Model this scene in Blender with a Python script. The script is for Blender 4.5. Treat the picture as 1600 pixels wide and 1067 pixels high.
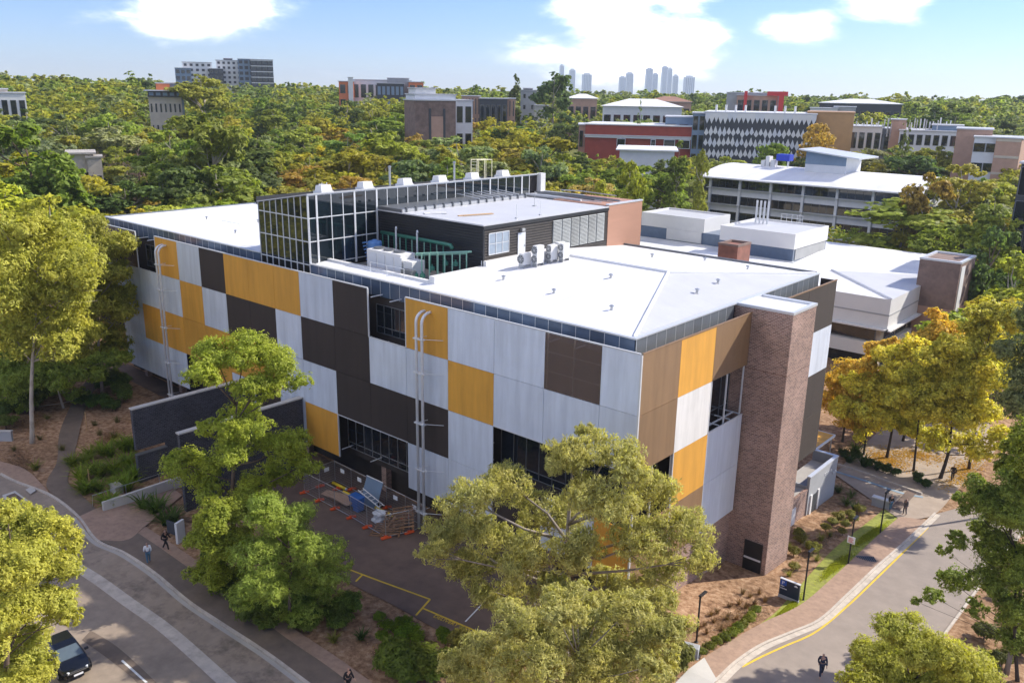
import bpy, bmesh, math, random
import numpy as np
from mathutils import Vector, Matrix
R = math.radians
scene = bpy.context.scene
for o in list(bpy.data.objects): bpy.data.objects.remove(o)
COL = scene.collection

# ------------------------------------------------------------------ camera, sky, sun, exposure
# x = -s along the long face, y = t along the short face, z up; the screen wall corner is the origin
CAM = np.array([26.8175, -43.0914, 36.8188]); FPX = 1337.84
YAW, PIT, ROL = R(130.9315), R(16.2193), R(0.9937)
_fw = np.array([math.cos(YAW)*math.cos(PIT), math.sin(YAW)*math.cos(PIT), -math.sin(PIT)])
_rt = np.array([math.sin(YAW), -math.cos(YAW), 0.0]); _up = np.cross(_rt, _fw)
_r2 = _rt*math.cos(ROL) + _up*math.sin(ROL); _u2 = -_rt*math.sin(ROL) + _up*math.cos(ROL)
cd = bpy.data.cameras.new('camera'); cam = bpy.data.objects.new('camera', cd); COL.objects.link(cam)
cd.sensor_width = 36.0; cd.lens = FPX/1600*36.0; cd.clip_start = 0.5; cd.clip_end = 30000
cam.matrix_world = Matrix(((_r2[0], _u2[0], -_fw[0], CAM[0]), (_r2[1], _u2[1], -_fw[1], CAM[1]), (_r2[2], _u2[2], -_fw[2], CAM[2]), (0, 0, 0, 1)))
scene.camera = cam

SUN = Vector((1.0, 1.83, 1.47)).normalized()
EL = math.asin(SUN.z); AZ = math.atan2(SUN.x, SUN.y)
sl = bpy.data.lights.new('sun', 'SUN'); sl.energy = 2.3; sl.angle = R(0.6); sl.color = (1.0, 0.93, 0.82)
so = bpy.data.objects.new('sun', sl); COL.objects.link(so); so.location = (60, 60, 200)
so.rotation_euler = (-SUN).to_track_quat('-Z', 'Y').to_euler()

w = bpy.data.worlds.new('World'); scene.world = w; w.use_nodes = True
nt = w.node_tree; nt.nodes.clear()
def N(t, kind, **kw):
    n = t.nodes.new(kind)
    for k, v in kw.items():
        if k == 'inp':
            for a, b in v.items(): n.inputs[a].default_value = b
        else: setattr(n, k, v)
    return n
def LK(t, a, b): t.links.new(a, b)
sky = N(nt, 'ShaderNodeTexSky', sky_type='NISHITA', sun_disc=False, sun_elevation=EL, sun_rotation=AZ, altitude=0, air_density=1.0, dust_density=0.0, ozone_density=3.0)
tc = N(nt, 'ShaderNodeTexCoord')
# clouds: soft cumulus banks in view, wider ones added out of frame for fill light, flattened ellipsoids of directions broken up by noise
FL = 2.7
mp = N(nt, 'ShaderNodeMapping', inp={'Scale': (1.0, 1.0, FL)}); LK(nt, tc.outputs['Generated'], mp.inputs['Vector'])
ns = N(nt, 'ShaderNodeTexNoise', inp={'Scale': 11.0, 'Detail': 5.0, 'Roughness': 0.58, 'Distortion': 0.2}); LK(nt, mp.outputs[0], ns.inputs['Vector'])
def M(t, op, a, b=None, c=None, clamp=False):
    n = N(t, 'ShaderNodeMath', operation=op, use_clamp=clamp)
    for i, v in enumerate((a, b, c)):
        if v is None: continue
        if isinstance(v, (int, float)): n.inputs[i].default_value = v
        else: LK(t, v, n.inputs[i])
    return n.outputs[0]
acc = None
def pxdir(u, v):
    d = _fw + _r2*(u-800)/FPX - _u2*(v-533.5)/FPX
    return d/np.linalg.norm(d)
rc = random.Random(5)
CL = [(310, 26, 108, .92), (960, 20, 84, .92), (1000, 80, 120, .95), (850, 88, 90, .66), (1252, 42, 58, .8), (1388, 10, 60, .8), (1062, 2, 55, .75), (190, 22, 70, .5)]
for k in range(9): CL.append((None, YAW+math.pi*(.4+.15*k+rc.uniform(-.05, .05)), rc.uniform(.1, 1.0), rc.uniform(300, 520)))  # unseen cloud banks, added and enlarged to throw fill light into the shade
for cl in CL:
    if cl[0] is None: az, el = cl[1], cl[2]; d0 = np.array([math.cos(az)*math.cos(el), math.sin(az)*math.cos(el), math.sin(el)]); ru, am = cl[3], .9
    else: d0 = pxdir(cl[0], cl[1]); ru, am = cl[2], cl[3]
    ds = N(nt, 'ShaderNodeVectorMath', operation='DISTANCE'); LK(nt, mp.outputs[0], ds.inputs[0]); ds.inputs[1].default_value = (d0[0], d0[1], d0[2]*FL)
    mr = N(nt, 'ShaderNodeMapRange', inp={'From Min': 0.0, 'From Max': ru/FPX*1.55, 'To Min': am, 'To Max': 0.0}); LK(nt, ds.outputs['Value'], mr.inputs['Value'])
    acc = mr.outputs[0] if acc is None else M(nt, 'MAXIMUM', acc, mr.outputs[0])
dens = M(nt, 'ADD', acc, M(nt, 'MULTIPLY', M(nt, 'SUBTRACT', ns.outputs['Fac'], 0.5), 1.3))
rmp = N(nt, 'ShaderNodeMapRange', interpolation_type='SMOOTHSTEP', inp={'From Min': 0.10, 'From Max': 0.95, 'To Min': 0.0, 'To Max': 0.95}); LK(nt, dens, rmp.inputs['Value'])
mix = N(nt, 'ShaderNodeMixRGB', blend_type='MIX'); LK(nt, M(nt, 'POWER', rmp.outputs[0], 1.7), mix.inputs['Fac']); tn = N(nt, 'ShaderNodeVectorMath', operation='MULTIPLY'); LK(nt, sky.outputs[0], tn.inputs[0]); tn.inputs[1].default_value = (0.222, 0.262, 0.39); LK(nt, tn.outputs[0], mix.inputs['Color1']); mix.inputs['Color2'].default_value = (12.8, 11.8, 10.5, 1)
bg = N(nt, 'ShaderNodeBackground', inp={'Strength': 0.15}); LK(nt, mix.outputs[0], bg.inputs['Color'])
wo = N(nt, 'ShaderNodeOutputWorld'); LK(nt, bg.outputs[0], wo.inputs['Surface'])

vs = scene.view_settings; vs.view_transform = 'Standard'; vs.look = 'None'; vs.gamma = 1.0; vs.use_curve_mapping = False; vs.exposure = 1.6
scene.render.engine = 'CYCLES'
scene.cycles.max_bounces = 5; scene.cycles.diffuse_bounces = 3; scene.cycles.glossy_bounces = 2; scene.cycles.transmission_bounces = 2; scene.cycles.transparent_max_bounces = 8; scene.cycles.volume_bounces = 0

# ------------------------------------------------------------------ terrain
def sm(a): a = np.clip(a, 0, 1); return a*a*(3-2*a)
def terr(x, y):
    x = np.asarray(x, float); y = np.asarray(y, float)
    drop = 5*(1-np.exp(-np.maximum(y+2, 0)/28)) * sm((x+42)/34)
    z = 3.05 - drop + 0.35*sm((-x-45)/30)
    z = z - 0.35*np.exp(-((x+40)**2+(y+12)**2)/60)
    dx, dy = x-CAM[0], y-CAM[1]; r = np.hypot(dx, dy)
    a = np.arctan2(dx*_rt[0]+dy*_rt[1], dx*_fw[0]+dy*_fw[1])     # + = right
    k = np.interp(a, [-0.56, 0.0, 0.56], [21.0, 17.0, 18.0])
    z = z + k*sm((r-130)/430) + (1.2*np.sin(x/41+1)*np.cos(y/37))*sm((r-130)/80)
    z = z + (14*np.sin(x/900+.4)*np.cos(y/760+1.1)+6)*sm((r-900)/1500)
    return z
def T(x, y): return float(terr(x, y))
def ray(u, v): return _fw + _r2*(u-800)/FPX - _u2*(v-533.5)/FPX
def G(u, v, h=0.0):
    """point of the terrain (plus h) seen at pixel u, v of the 1600 px photograph"""
    d = ray(u, v); t = 20.0
    for i in range(60):
        p = CAM + d*t; e = p[2]-(T(p[0], p[1])+h)
        t += e/max(-d[2], 0.02)*0.9
        if abs(e) < 1e-3: break
    return np.array([p[0], p[1], p[2]])
def PX(p):
    d = np.asarray(p, float)-CAM; k = d@_fw
    return 800+FPX*(d@_r2)/k, 533.5-FPX*(d@_u2)/k
def AT(u, Rd, v=None):
    """ground position on the bearing of pixel u, v at horizontal distance Rd"""
    d = ray(u, 135.0 - (u-800)*0.01735 if v is None else v); h = np.hypot(d[0], d[1]); return CAM[0]+d[0]/h*Rd, CAM[1]+d[1]/h*Rd
def ZAT(u, v, x, y):
    """height at which the sight line through pixel u, v has gone as far as x, y"""
    d = ray(u, v); return CAM[2]+d[2]*math.hypot(x-CAM[0], y-CAM[1])/math.hypot(d[0], d[1])

# ------------------------------------------------------------------ mesh and object helpers
class MB:
    def __init__(s, z=0.0): s.v = []; s.f = []; s.z = z; s.mi = []; s.m = 0
    def add(s, vs, fs):
        n = len(s.v); s.v += [(a, b, c+s.z) for a, b, c in vs]; s.f += [tuple(i+n for i in f) for f in fs]; s.mi += [s.m]*len(fs); return s
    def box(s, x0, x1, y0, y1, z0, z1):
        if x0 > x1: x0, x1 = x1, x0
        if y0 > y1: y0, y1 = y1, y0
        return s.add([(x0,y0,z0),(x1,y0,z0),(x1,y1,z0),(x0,y1,z0),(x0,y0,z1),(x1,y0,z1),(x1,y1,z1),(x0,y1,z1)],
              [(0,3,2,1),(4,5,6,7),(0,1,5,4),(1,2,6,5),(2,3,7,6),(3,0,4,7)])
    def obox(s, c, ax, hx, hy, z0, z1):
        """box centred at c=(x,y), local x axis ax (2D unit), half sizes"""
        ay = (-ax[1], ax[0]); P = []
        for z in (z0, z1):
            for (a, b) in ((-hx,-hy),(hx,-hy),(hx,hy),(-hx,hy)): P.append((c[0]+ax[0]*a+ay[0]*b, c[1]+ax[1]*a+ay[1]*b, z))
        return s.add(P, [(0,3,2,1),(4,5,6,7),(0,1,5,4),(1,2,6,5),(2,3,7,6),(3,0,4,7)])
    def prism(s, poly, z0, z1):
        n = len(poly)
        return s.add([(a,b,z0) for a,b in poly]+[(a,b,z1) for a,b in poly], [tuple(range(n-1,-1,-1)), tuple(range(n,2*n))]+[(i,(i+1)%n,n+(i+1)%n,n+i) for i in range(n)])
    def tube(s, pts, rad, n=8, cap=True):
        pts = [Vector(p) for p in pts]
        if not isinstance(rad, (list, tuple)): rad = [rad]*len(pts)
        V = []; F = []; prev = None
        for i, p in enumerate(pts):
            d = (pts[min(i+1, len(pts)-1)]-pts[max(i-1, 0)])
            if d.length < 1e-9: d = Vector((0,0,1))
            d.normalize()
            if prev is None: a = d.orthogonal().normalized()
            else:
                a = prev - d*prev.dot(d)
                a = a.normalized() if a.length > 1e-6 else d.orthogonal().normalized()
            prev = a; b = d.cross(a)
            for k in range(n):
                t = 2*math.pi*k/n; V.append(tuple(p+(a*math.cos(t)+b*math.sin(t))*rad[i]))
        for i in range(len(pts)-1):
            for k in range(n): F.append((i*n+k, i*n+(k+1)%n, (i+1)*n+(k+1)%n, (i+1)*n+k))
        if cap: F.append(tuple(range(n-1,-1,-1))); F.append(tuple((len(pts)-1)*n+k for k in range(n)))
        return s.add(V, F)
    def lathe(s, c, prof, n=16):
        V = []; F = []
        for (r, z) in prof:
            for k in range(n): t = 2*math.pi*k/n; V.append((c[0]+r*math.cos(t), c[1]+r*math.sin(t), c[2]+z))
        for i in range(len(prof)-1):
            for k in range(n): F.append((i*n+k, i*n+(k+1)%n, (i+1)*n+(k+1)%n, (i+1)*n+k))
        F.append(tuple(range(n-1,-1,-1))); F.append(tuple((len(prof)-1)*n+k for k in range(n)))
        return s.add(V, F)
    def bar(s, a, b, r=0.03):
        return s.tube([a, b], r, 5)
    def mesh(s, name, mat):
        me = bpy.data.meshes.new(name); me.from_pydata(s.v, [], s.f)
        for m in (mat if isinstance(mat, (list, tuple)) else [mat]): me.materials.append(m)
        if isinstance(mat, (list, tuple)): me.polygons.foreach_set('material_index', s.mi)
        me.update(); return me
    def build(s, name, mat, parent=None, smooth=False, bevel=0.0):
        me = s.mesh(name, mat)
        if smooth: me.polygons.foreach_set('use_smooth', [True]*len(me.polygons))
        o = obj(name, me, parent)
        if bevel: md = o.modifiers.new('bevel', 'BEVEL'); md.width = bevel; md.segments = 2; md.limit_method = 'ANGLE'
        return o
ROOT = {}
def wmat(o):
    m = Matrix.Identity(4)
    while o is not None:
        l = Matrix.LocRotScale(o.location, o.rotation_euler, o.scale); m = (o.matrix_parent_inverse @ l if o.parent else l) @ m; o = o.parent
    return m
def obj(name, me, parent=None):
    o = bpy.data.objects.new(name, me); COL.objects.link(o)
    if parent is not None:
        o.parent = parent; o.matrix_parent_inverse = wmat(parent).inverted()
    return o
def tag(o, label=None, cat=None, group=None, kind=None):
    if label: o['label'] = label
    if cat: o['category'] = cat
    if group: o['group'] = group
    if kind: o['kind'] = kind
    return o
def thing(name, label, cat, loc=(0, 0, 0), group=None):
    o = bpy.data.objects.new(name, None); COL.objects.link(o); o.location = loc; o.empty_display_size = 0.3
    return tag(o, label, cat, group)
def copy_tree(o, parent=None):
    c = o.copy(); COL.objects.link(c)
    if parent is not None: c.parent = parent
    for ch in list(o.children): copy_tree(ch, c)
    return c
def struct(name, mb, mat, **k): return tag(mb.build(name, mat, **k), kind='structure')

# ------------------------------------------------------------------ materials
MAT = {}
def mat(name, col, rough=0.7, metal=0.0, var=0.12, scale=3.0, bump=0.0, bscale=None, dirt=0.0, dcol=(0.05,0.045,0.04), dscale=0.35, spec=0.5, stretch=(1,1,1), alpha=1.0, obvar=0.0):
    m = bpy.data.materials.new(name); m.use_nodes = True; t = m.node_tree; b = t.nodes['Principled BSDF']
    tc = N(t, 'ShaderNodeTexCoord'); mp = N(t, 'ShaderNodeMapping', inp={'Scale': stretch}); LK(t, tc.outputs['Object'], mp.inputs[0])
    n1 = N(t, 'ShaderNodeTexNoise', inp={'Scale': scale, 'Detail': 6.0, 'Roughness': 0.6}); LK(t, mp.outputs[0], n1.inputs['Vector'])
    f = N(t, 'ShaderNodeMapRange', inp={'From Min': 0.25, 'From Max': 0.75, 'To Min': 1-var, 'To Max': 1+var}); LK(t, n1.outputs['Fac'], f.inputs['Value'])
    cm = N(t, 'ShaderNodeVectorMath', operation='SCALE'); cm.inputs[0].default_value = col[:3]; LK(t, f.outputs[0], cm.inputs['Scale']); out = cm.outputs[0]
    if obvar:
        oi = N(t, 'ShaderNodeObjectInfo'); f2 = N(t, 'ShaderNodeMapRange', inp={'To Min': 1-obvar, 'To Max': 1+obvar}); LK(t, oi.outputs['Random'], f2.inputs['Value'])
        c2 = N(t, 'ShaderNodeVectorMath', operation='SCALE'); LK(t, out, c2.inputs[0]); LK(t, f2.outputs[0], c2.inputs['Scale']); out = c2.outputs[0]
    if dirt:
        n2 = N(t, 'ShaderNodeTexNoise', inp={'Scale': dscale, 'Detail': 9.0, 'Roughness': 0.68}); LK(t, tc.outputs['Object'], n2.inputs['Vector'])
        f3 = N(t, 'ShaderNodeMapRange', inp={'From Min': 0.48, 'From Max': 0.72, 'To Max': dirt}); LK(t, n2.outputs['Fac'], f3.inputs['Value'])
        mx = N(t, 'ShaderNodeMixRGB'); LK(t, f3.outputs[0], mx.inputs['Fac']); LK(t, out, mx.inputs['Color1']); mx.inputs['Color2'].default_value = (*dcol, 1); out = mx.outputs[0]
    LK(t, out, b.inputs['Base Color']); b.inputs['Roughness'].default_value = rough; b.inputs['Metallic'].default_value = metal
    b.inputs['Specular IOR Level'].default_value = spec; b.inputs['Alpha'].default_value = alpha
    if bump:
        n3 = N(t, 'ShaderNodeTexNoise', inp={'Scale': bscale or scale*6, 'Detail': 4.0}); LK(t, tc.outputs['Object'], n3.inputs['Vector'])
        bp = N(t, 'ShaderNodeBump', inp={'Strength': bump, 'Distance': 0.05}); LK(t, n3.outputs['Fac'], bp.inputs['Height']); LK(t, bp.outputs[0], b.inputs['Normal'])
    MAT[name] = m; return m
def glassmat(name, col, rough=0.04, var=0.3):
    m = mat(name, col, rough, 0.0, var, 0.6, spec=0.9, obvar=0.35); return m
def mesh_panel(name, col, alpha, metal=0.25, rough=0.45, dirt=0.12, freq=26.0):
    """perforated and ribbed sheet: fine horizontal ribs, faint streaks, holes too small to see make it part transparent"""
    m = mat(name, col, rough, metal, 0.16, 0.9, dirt=dirt, dcol=(col[0]*.5, col[1]*.5, col[2]*.5), dscale=0.5, stretch=(1.5,1.5,0.18), obvar=0.07)
    t = m.node_tree; b = t.nodes['Principled BSDF']; tc = N(t, 'ShaderNodeTexCoord')
    wv = N(t, 'ShaderNodeTexWave', wave_type='BANDS', bands_direction='Z', inp={'Scale': freq/6.283*2, 'Distortion': 0.0}); LK(t, tc.outputs['Object'], wv.inputs['Vector'])
    n = N(t, 'ShaderNodeTexNoise', inp={'Scale': 9.0, 'Detail': 3.0}); LK(t, tc.outputs['Object'], n.inputs['Vector'])
    a = M(t, 'ADD', M(t, 'MULTIPLY', wv.outputs['Fac'], 0.5), M(t, 'MULTIPLY', n.outputs['Fac'], 0.35))
    bp = N(t, 'ShaderNodeBump', inp={'Strength': 0.55, 'Distance': 0.03}); LK(t, a, bp.inputs['Height']); LK(t, bp.outputs[0], b.inputs['Normal'])
    b.inputs['Alpha'].default_value = alpha; return m
def brickmat(name, c1, c2, mortar, scale=1.0, bump=0.35, var=0.25, vert='Z'):
    m = bpy.data.materials.new(name); m.use_nodes = True; t = m.node_tree; b = t.nodes['Principled BSDF']
    tc = N(t, 'ShaderNodeTexCoord'); geo = N(t, 'ShaderNodeNewGeometry')
    sp = N(t, 'ShaderNodeSeparateXYZ'); LK(t, tc.outputs['Object'], sp.inputs[0])
    xy = M(t, 'ADD', sp.outputs[0], sp.outputs[1]); cb = N(t, 'ShaderNodeCombineXYZ'); LK(t, xy, cb.inputs[0]); LK(t, sp.outputs[2], cb.inputs[1])
    br = N(t, 'ShaderNodeTexBrick', inp={'Scale': scale, 'Color1': (*c1,1), 'Color2': (*c2,1), 'Mortar': (*mortar,1), 'Mortar Size': 0.012, 'Brick Width': 0.24, 'Row Height': 0.086, 'Bias': -0.1})
    LK(t, cb.outputs[0], br.inputs['Vector'])
    n1 = N(t, 'ShaderNodeTexNoise', inp={'Scale': 0.5, 'Detail': 8.0, 'Roughness': 0.65}); LK(t, tc.outputs['Object'], n1.inputs['Vector'])
    f = N(t, 'ShaderNodeMapRange', inp={'From Min': 0.25, 'From Max': 0.75, 'To Min': 1-var, 'To Max': 1+var}); LK(t, n1.outputs['Fac'], f.inputs['Value'])
    cm = N(t, 'ShaderNodeVectorMath', operation='SCALE'); LK(t, br.outputs['Color'], cm.inputs[0]); LK(t, f.outputs[0], cm.inputs['Scale'])
    LK(t, cm.outputs[0], b.inputs['Base Color']); b.inputs['Roughness'].default_value = 0.85
    bp = N(t, 'ShaderNodeBump', inp={'Strength': bump, 'Distance': 0.02}, invert=True); LK(t, br.outputs['Fac'], bp.inputs['Height']); LK(t, bp.outputs[0], b.inputs['Normal'])
    MAT[name] = m; return m
def leafmat(name, trans=0.35, var=0.35, hue=0.25):
    """leaf colour comes from the object's own colour, varied leaf by leaf"""
    m = bpy.data.materials.new(name); m.use_nodes = True; t = m.node_tree; t.nodes.clear()
    oi = N(t, 'ShaderNodeObjectInfo'); ge = N(t, 'ShaderNodeNewGeometry'); tc = N(t, 'ShaderNodeTexCoord')
    r1 = N(t, 'ShaderNodeMapRange', inp={'To Min': 1-var, 'To Max': 1+var}); LK(t, ge.outputs['Random Per Island'], r1.inputs['Value'])
    n = N(t, 'ShaderNodeTexNoise', inp={'Scale': 0.45, 'Detail': 3.0}); LK(t, tc.outputs['Object'], n.inputs['Vector'])
    n2 = N(t, 'ShaderNodeMapRange', inp={'From Min': 0.3, 'From Max': 0.7, 'To Min': 0.0, 'To Max': 1.0}); LK(t, n.outputs['Fac'], n2.inputs['Value'])
    ob = N(t, 'ShaderNodeVectorMath', operation='MULTIPLY'); LK(t, oi.outputs['Color'], ob.inputs[0]); ob.inputs[1].default_value = (1+hue, 1+hue*.45, 0.85)
    mx = N(t, 'ShaderNodeMixRGB'); LK(t, n2.outputs[0], mx.inputs['Fac']); LK(t, oi.outputs['Color'], mx.inputs['Color1']); LK(t, ob.outputs[0], mx.inputs['Color2'])
    sc = N(t, 'ShaderNodeVectorMath', operation='SCALE'); LK(t, mx.outputs[0], sc.inputs[0]); LK(t, r1.outputs[0], sc.inputs['Scale'])
    d = N(t, 'ShaderNodeBsdfPrincipled', inp={'Roughness': 0.55, 'Specular IOR Level': 0.25}); LK(t, sc.outputs[0], d.inputs['Base Color'])
    tr = N(t, 'ShaderNodeBsdfTranslucent'); s2 = N(t, 'ShaderNodeVectorMath', operation='MULTIPLY'); LK(t, sc.outputs[0], s2.inputs[0]); s2.inputs[1].default_value = (1.12, 1.18, 0.65); LK(t, s2.outputs[0], tr.inputs['Color'])
    ms = N(t, 'ShaderNodeMixShader', inp={'Fac': trans}); LK(t, d.outputs[0], ms.inputs[1]); LK(t, tr.outputs[0], ms.inputs[2])
    o = N(t, 'ShaderNodeOutputMaterial'); LK(t, ms.outputs[0], o.inputs['Surface']); MAT[name] = m; return m

mat('white_roof', (0.76,0.765,0.77), 0.55, 0, 0.06, 0.6, dirt=0.4, dcol=(0.55,0.55,0.54), dscale=0.22, stretch=(1,.15,1))
mat('grey_roof', (0.52,0.53,0.55), 0.5, 0, 0.05, 0.5, dirt=0.2, dcol=(0.36,0.36,0.36))
mat('flash', (0.62,0.64,0.66), 0.4, 0.3, 0.06)
mat('white_paint', (0.66,0.66,0.65), 0.6, 0, 0.05, 0.7, dirt=0.15, dcol=(.5,.48,.45))
mat('pale_wall', (0.62,0.64,0.67), 0.7, 0, 0.06, 0.5, dirt=0.2, dcol=(.42,.42,.43))
mat('navy_panel', (0.075,0.115,0.185), 0.28, 0.15, 0.15, 0.8, spec=0.6, obvar=0.22)
mat('zinc_panel', (0.20,0.22,0.24), 0.4, 0.35, 0.12, 0.8, obvar=0.2)
mesh_panel('grey_mesh', (0.67,0.725,0.80), 0.96, metal=0.1)
mesh_panel('white_mesh', (0.78,0.77,0.74), 0.97, metal=0.0)
mesh_panel('orange_mesh', (0.70,0.345,0.042), 1.0, metal=0.0, rough=0.6)
mesh_panel('brown_mesh', (0.040,0.028,0.022), 1.0, metal=0.0, rough=0.75)
mesh_panel('bronze_mesh', (0.30,0.185,0.095), 0.94, metal=0.2)
mesh_panel('smoke_mesh', (0.17,0.115,0.085), 0.62, metal=0.1)
glassmat('dark_glass', (0.012,0.016,0.022))
glassmat('sky_glass', (0.009,0.016,0.022))
mat('frame_white', (0.66,0.68,0.70), 0.45, 0.2, 0.05)
mat('frame_grey', (0.16,0.17,0.18), 0.45, 0.4, 0.1)
mat('steel', (0.45,0.46,0.47), 0.35, 0.7, 0.1)
mat('black_metal', (0.018,0.018,0.02), 0.45, 0.2, 0.15)
brickmat('brick', (0.32,0.19,0.14), (0.12,0.064,0.046), (0.42,0.34,0.30), var=0.3, scale=0.8)
brickmat('black_brick', (0.045,0.046,0.056), (0.012,0.012,0.015), (0.10,0.10,0.12), bump=0.8, scale=.7)
mat('terracotta', (0.40,0.215,0.145), 0.75, 0, 0.08, 0.8, stretch=(.3,.3,2))
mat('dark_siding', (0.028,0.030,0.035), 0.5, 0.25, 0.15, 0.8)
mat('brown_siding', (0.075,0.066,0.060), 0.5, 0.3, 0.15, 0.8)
mat('base_wall', (0.035,0.028,0.026), 0.8, 0, 0.25, 1.0)
mat('concrete', (0.40,0.37,0.33), 0.85, 0, 0.12, 1.2, bump=0.2, dirt=0.35, dcol=(.22,.19,.16), dscale=.6)
mat('pale_concrete', (0.50,0.48,0.44), 0.8, 0, 0.1, 1.2, bump=0.15, dirt=0.3, dcol=(.28,.25,.21), dscale=.6)
# ------------------------------------------------------------------ ground, roads, paths
def groundmat():
    m = bpy.data.materials.new('ground'); m.use_nodes = True; t = m.node_tree; b = t.nodes['Principled BSDF']
    tc = N(t, 'ShaderNodeTexCoord')
    def noise(sc, det=8, ro=0.65):
        n = N(t, 'ShaderNodeTexNoise', inp={'Scale': sc, 'Detail': det, 'Roughness': ro}); LK(t, tc.outputs['Object'], n.inputs['Vector']); return n.outputs['Fac']
    r1 = N(t, 'ShaderNodeValToRGB'); LK(t, noise(2.2), r1.inputs[0]); e = r1.color_ramp.elements
    e[0].position = .30; e[0].color = (0.13,0.075,0.046,1); e[1].position = .72; e[1].color = (0.52,0.38,0.26,1)
    k = e.new(.5); k.color = (0.33,0.21,0.13,1)
    r2 = N(t, 'ShaderNodeValToRGB'); LK(t, noise(0.16, 5), r2.inputs[0]); e = r2.color_ramp.elements
    e[0].position = .35; e[0].color = (0.72,0.68,0.62,1); e[1].position = .65; e[1].color = (1.15,1.1,1.05,1)
    mu = N(t, 'ShaderNodeMixRGB', blend_type='MULTIPLY', inp={'Fac': 1.0}); LK(t, r1.outputs[0], mu.inputs['Color1']); LK(t, r2.outputs[0], mu.inputs['Color2'])
    ln = N(t, 'ShaderNodeVectorMath', operation='LENGTH'); LK(t, tc.outputs['Object'], ln.inputs[0])
    d = N(t, 'ShaderNodeMapRange', inp={'From Min': 95.0, 'From Max': 170.0}); LK(t, ln.outputs['Value'], d.inputs['Value'])
    r3 = N(t, 'ShaderNodeValToRGB'); LK(t, noise(0.05, 9), r3.inputs[0]); e = r3.color_ramp.elements
    e[0].position = .35; e[0].color = (0.09,0.11,0.035,1); e[1].position = .7; e[1].color = (0.20,0.20,0.07,1)
    mx = N(t, 'ShaderNodeMixRGB'); LK(t, d.outputs[0], mx.inputs['Fac']); LK(t, mu.outputs[0], mx.inputs['Color1']); LK(t, r3.outputs[0], mx.inputs['Color2'])
    LK(t, mx.outputs[0], b.inputs['Base Color']); b.inputs['Roughness'].default_value = 0.95; b.inputs['Specular IOR Level'].default_value = 0.1
    bp = N(t, 'ShaderNodeBump', inp={'Strength': 0.6, 'Distance': 0.12}); LK(t, noise(7.0), bp.inputs['Height']); LK(t, bp.outputs[0], b.inputs['Normal'])
    return m
def axis(lo, hi, st, far):
    a = list(np.arange(lo, hi+.01, st)); d = st*1.25; p = hi; q = lo; up = []; dn = []
    while p < far: p += d; up.append(p); q -= d; dn.append(q); d *= 1.22
    return np.array(dn[::-1]+a+up)
gx = axis(-112, 52, 1.6, 12000); gy = axis(-62, 92, 1.6, 12000)
XX, YY = np.meshgrid(gx, gy); ZZ = terr(XX, YY); nx, ny = len(gx), len(gy)
gv = np.stack([XX.ravel(), YY.ravel(), ZZ.ravel()], 1)
gi = np.arange(nx*ny).reshape(ny, nx); gf = np.stack([gi[:-1,:-1].ravel(), gi[:-1,1:].ravel(), gi[1:,1:].ravel(), gi[1:,:-1].ravel()], 1)
def fastmesh(name, V, F, mats):
    """numpy vertices and quads to a mesh"""
    me = bpy.data.meshes.new(name); k = F.shape[1]
    me.vertices.add(len(V)); me.vertices.foreach_set('co', np.ascontiguousarray(V, np.float32).ravel())
    me.loops.add(F.size); me.loops.foreach_set('vertex_index', np.ascontiguousarray(F, np.int32).ravel())
    me.polygons.add(len(F)); me.polygons.foreach_set('loop_start', np.arange(0, F.size, k, dtype=np.int32))
    for m in mats: me.materials.append(m)
    me.update(calc_edges=True); return me
gm = fastmesh('ground', gv, gf, [groundmat()]); gm.polygons.foreach_set('use_smooth', [True]*len(gm.polygons))
tag(obj('ground', gm), kind='structure')

mat('asphalt', (0.29,0.23,0.175), 0.85, 0, 0.16, 1.6, bump=0.25, bscale=40, dirt=0.55, dcol=(0.17,0.135,0.105), dscale=0.3, stretch=(1,1,1))
mat('old_asphalt', (0.30,0.235,0.175), 0.85, 0, 0.2, 1.1, bump=0.3, bscale=30, dirt=0.8, dcol=(0.085,0.068,0.055), dscale=0.8)
mat('dark_asphalt', (0.16,0.12,0.09), 0.85, 0, 0.18, 1.4, bump=0.2, bscale=30, dirt=0.5, dcol=(0.07,0.058,0.052), dscale=0.4)
mat('paving', (0.145,0.098,0.075), 0.8, 0, 0.25, 0.7, bump=0.2, bscale=14, dirt=0.6, dcol=(0.07,0.048,0.04), dscale=0.3)
mat('road_grey', (0.275,0.228,0.19), 0.85, 0, 0.12, 1.0, bump=0.2, bscale=40, dirt=0.6, dcol=(0.19,0.16,0.14), dscale=0.12)
mat('kerb', (0.50,0.44,0.37), 0.85, 0, 0.18, 1.5, bump=0.2, dirt=0.5, dcol=(.16,.13,.11), dscale=.8)
mat('brick_path', (0.33,0.22,0.155), 0.85, 0, 0.22, 2.5, bump=0.25, bscale=12, dirt=0.45, dcol=(.2,.13,.09), dscale=.35)
mat('yellow_line', (0.66,0.45,0.03), 0.7, 0, 0.15, 3.0, dirt=0.35, dcol=(.25,.18,.06), dscale=2.0)
mat('white_line', (0.70,0.70,0.68), 0.7, 0, 0.12, 3.0, dirt=0.4, dcol=(.3,.3,.3), dscale=2.0)
mat('blue_tile', (0.24,0.32,0.38), 0.6, 0, 0.15, 2.0)
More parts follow.
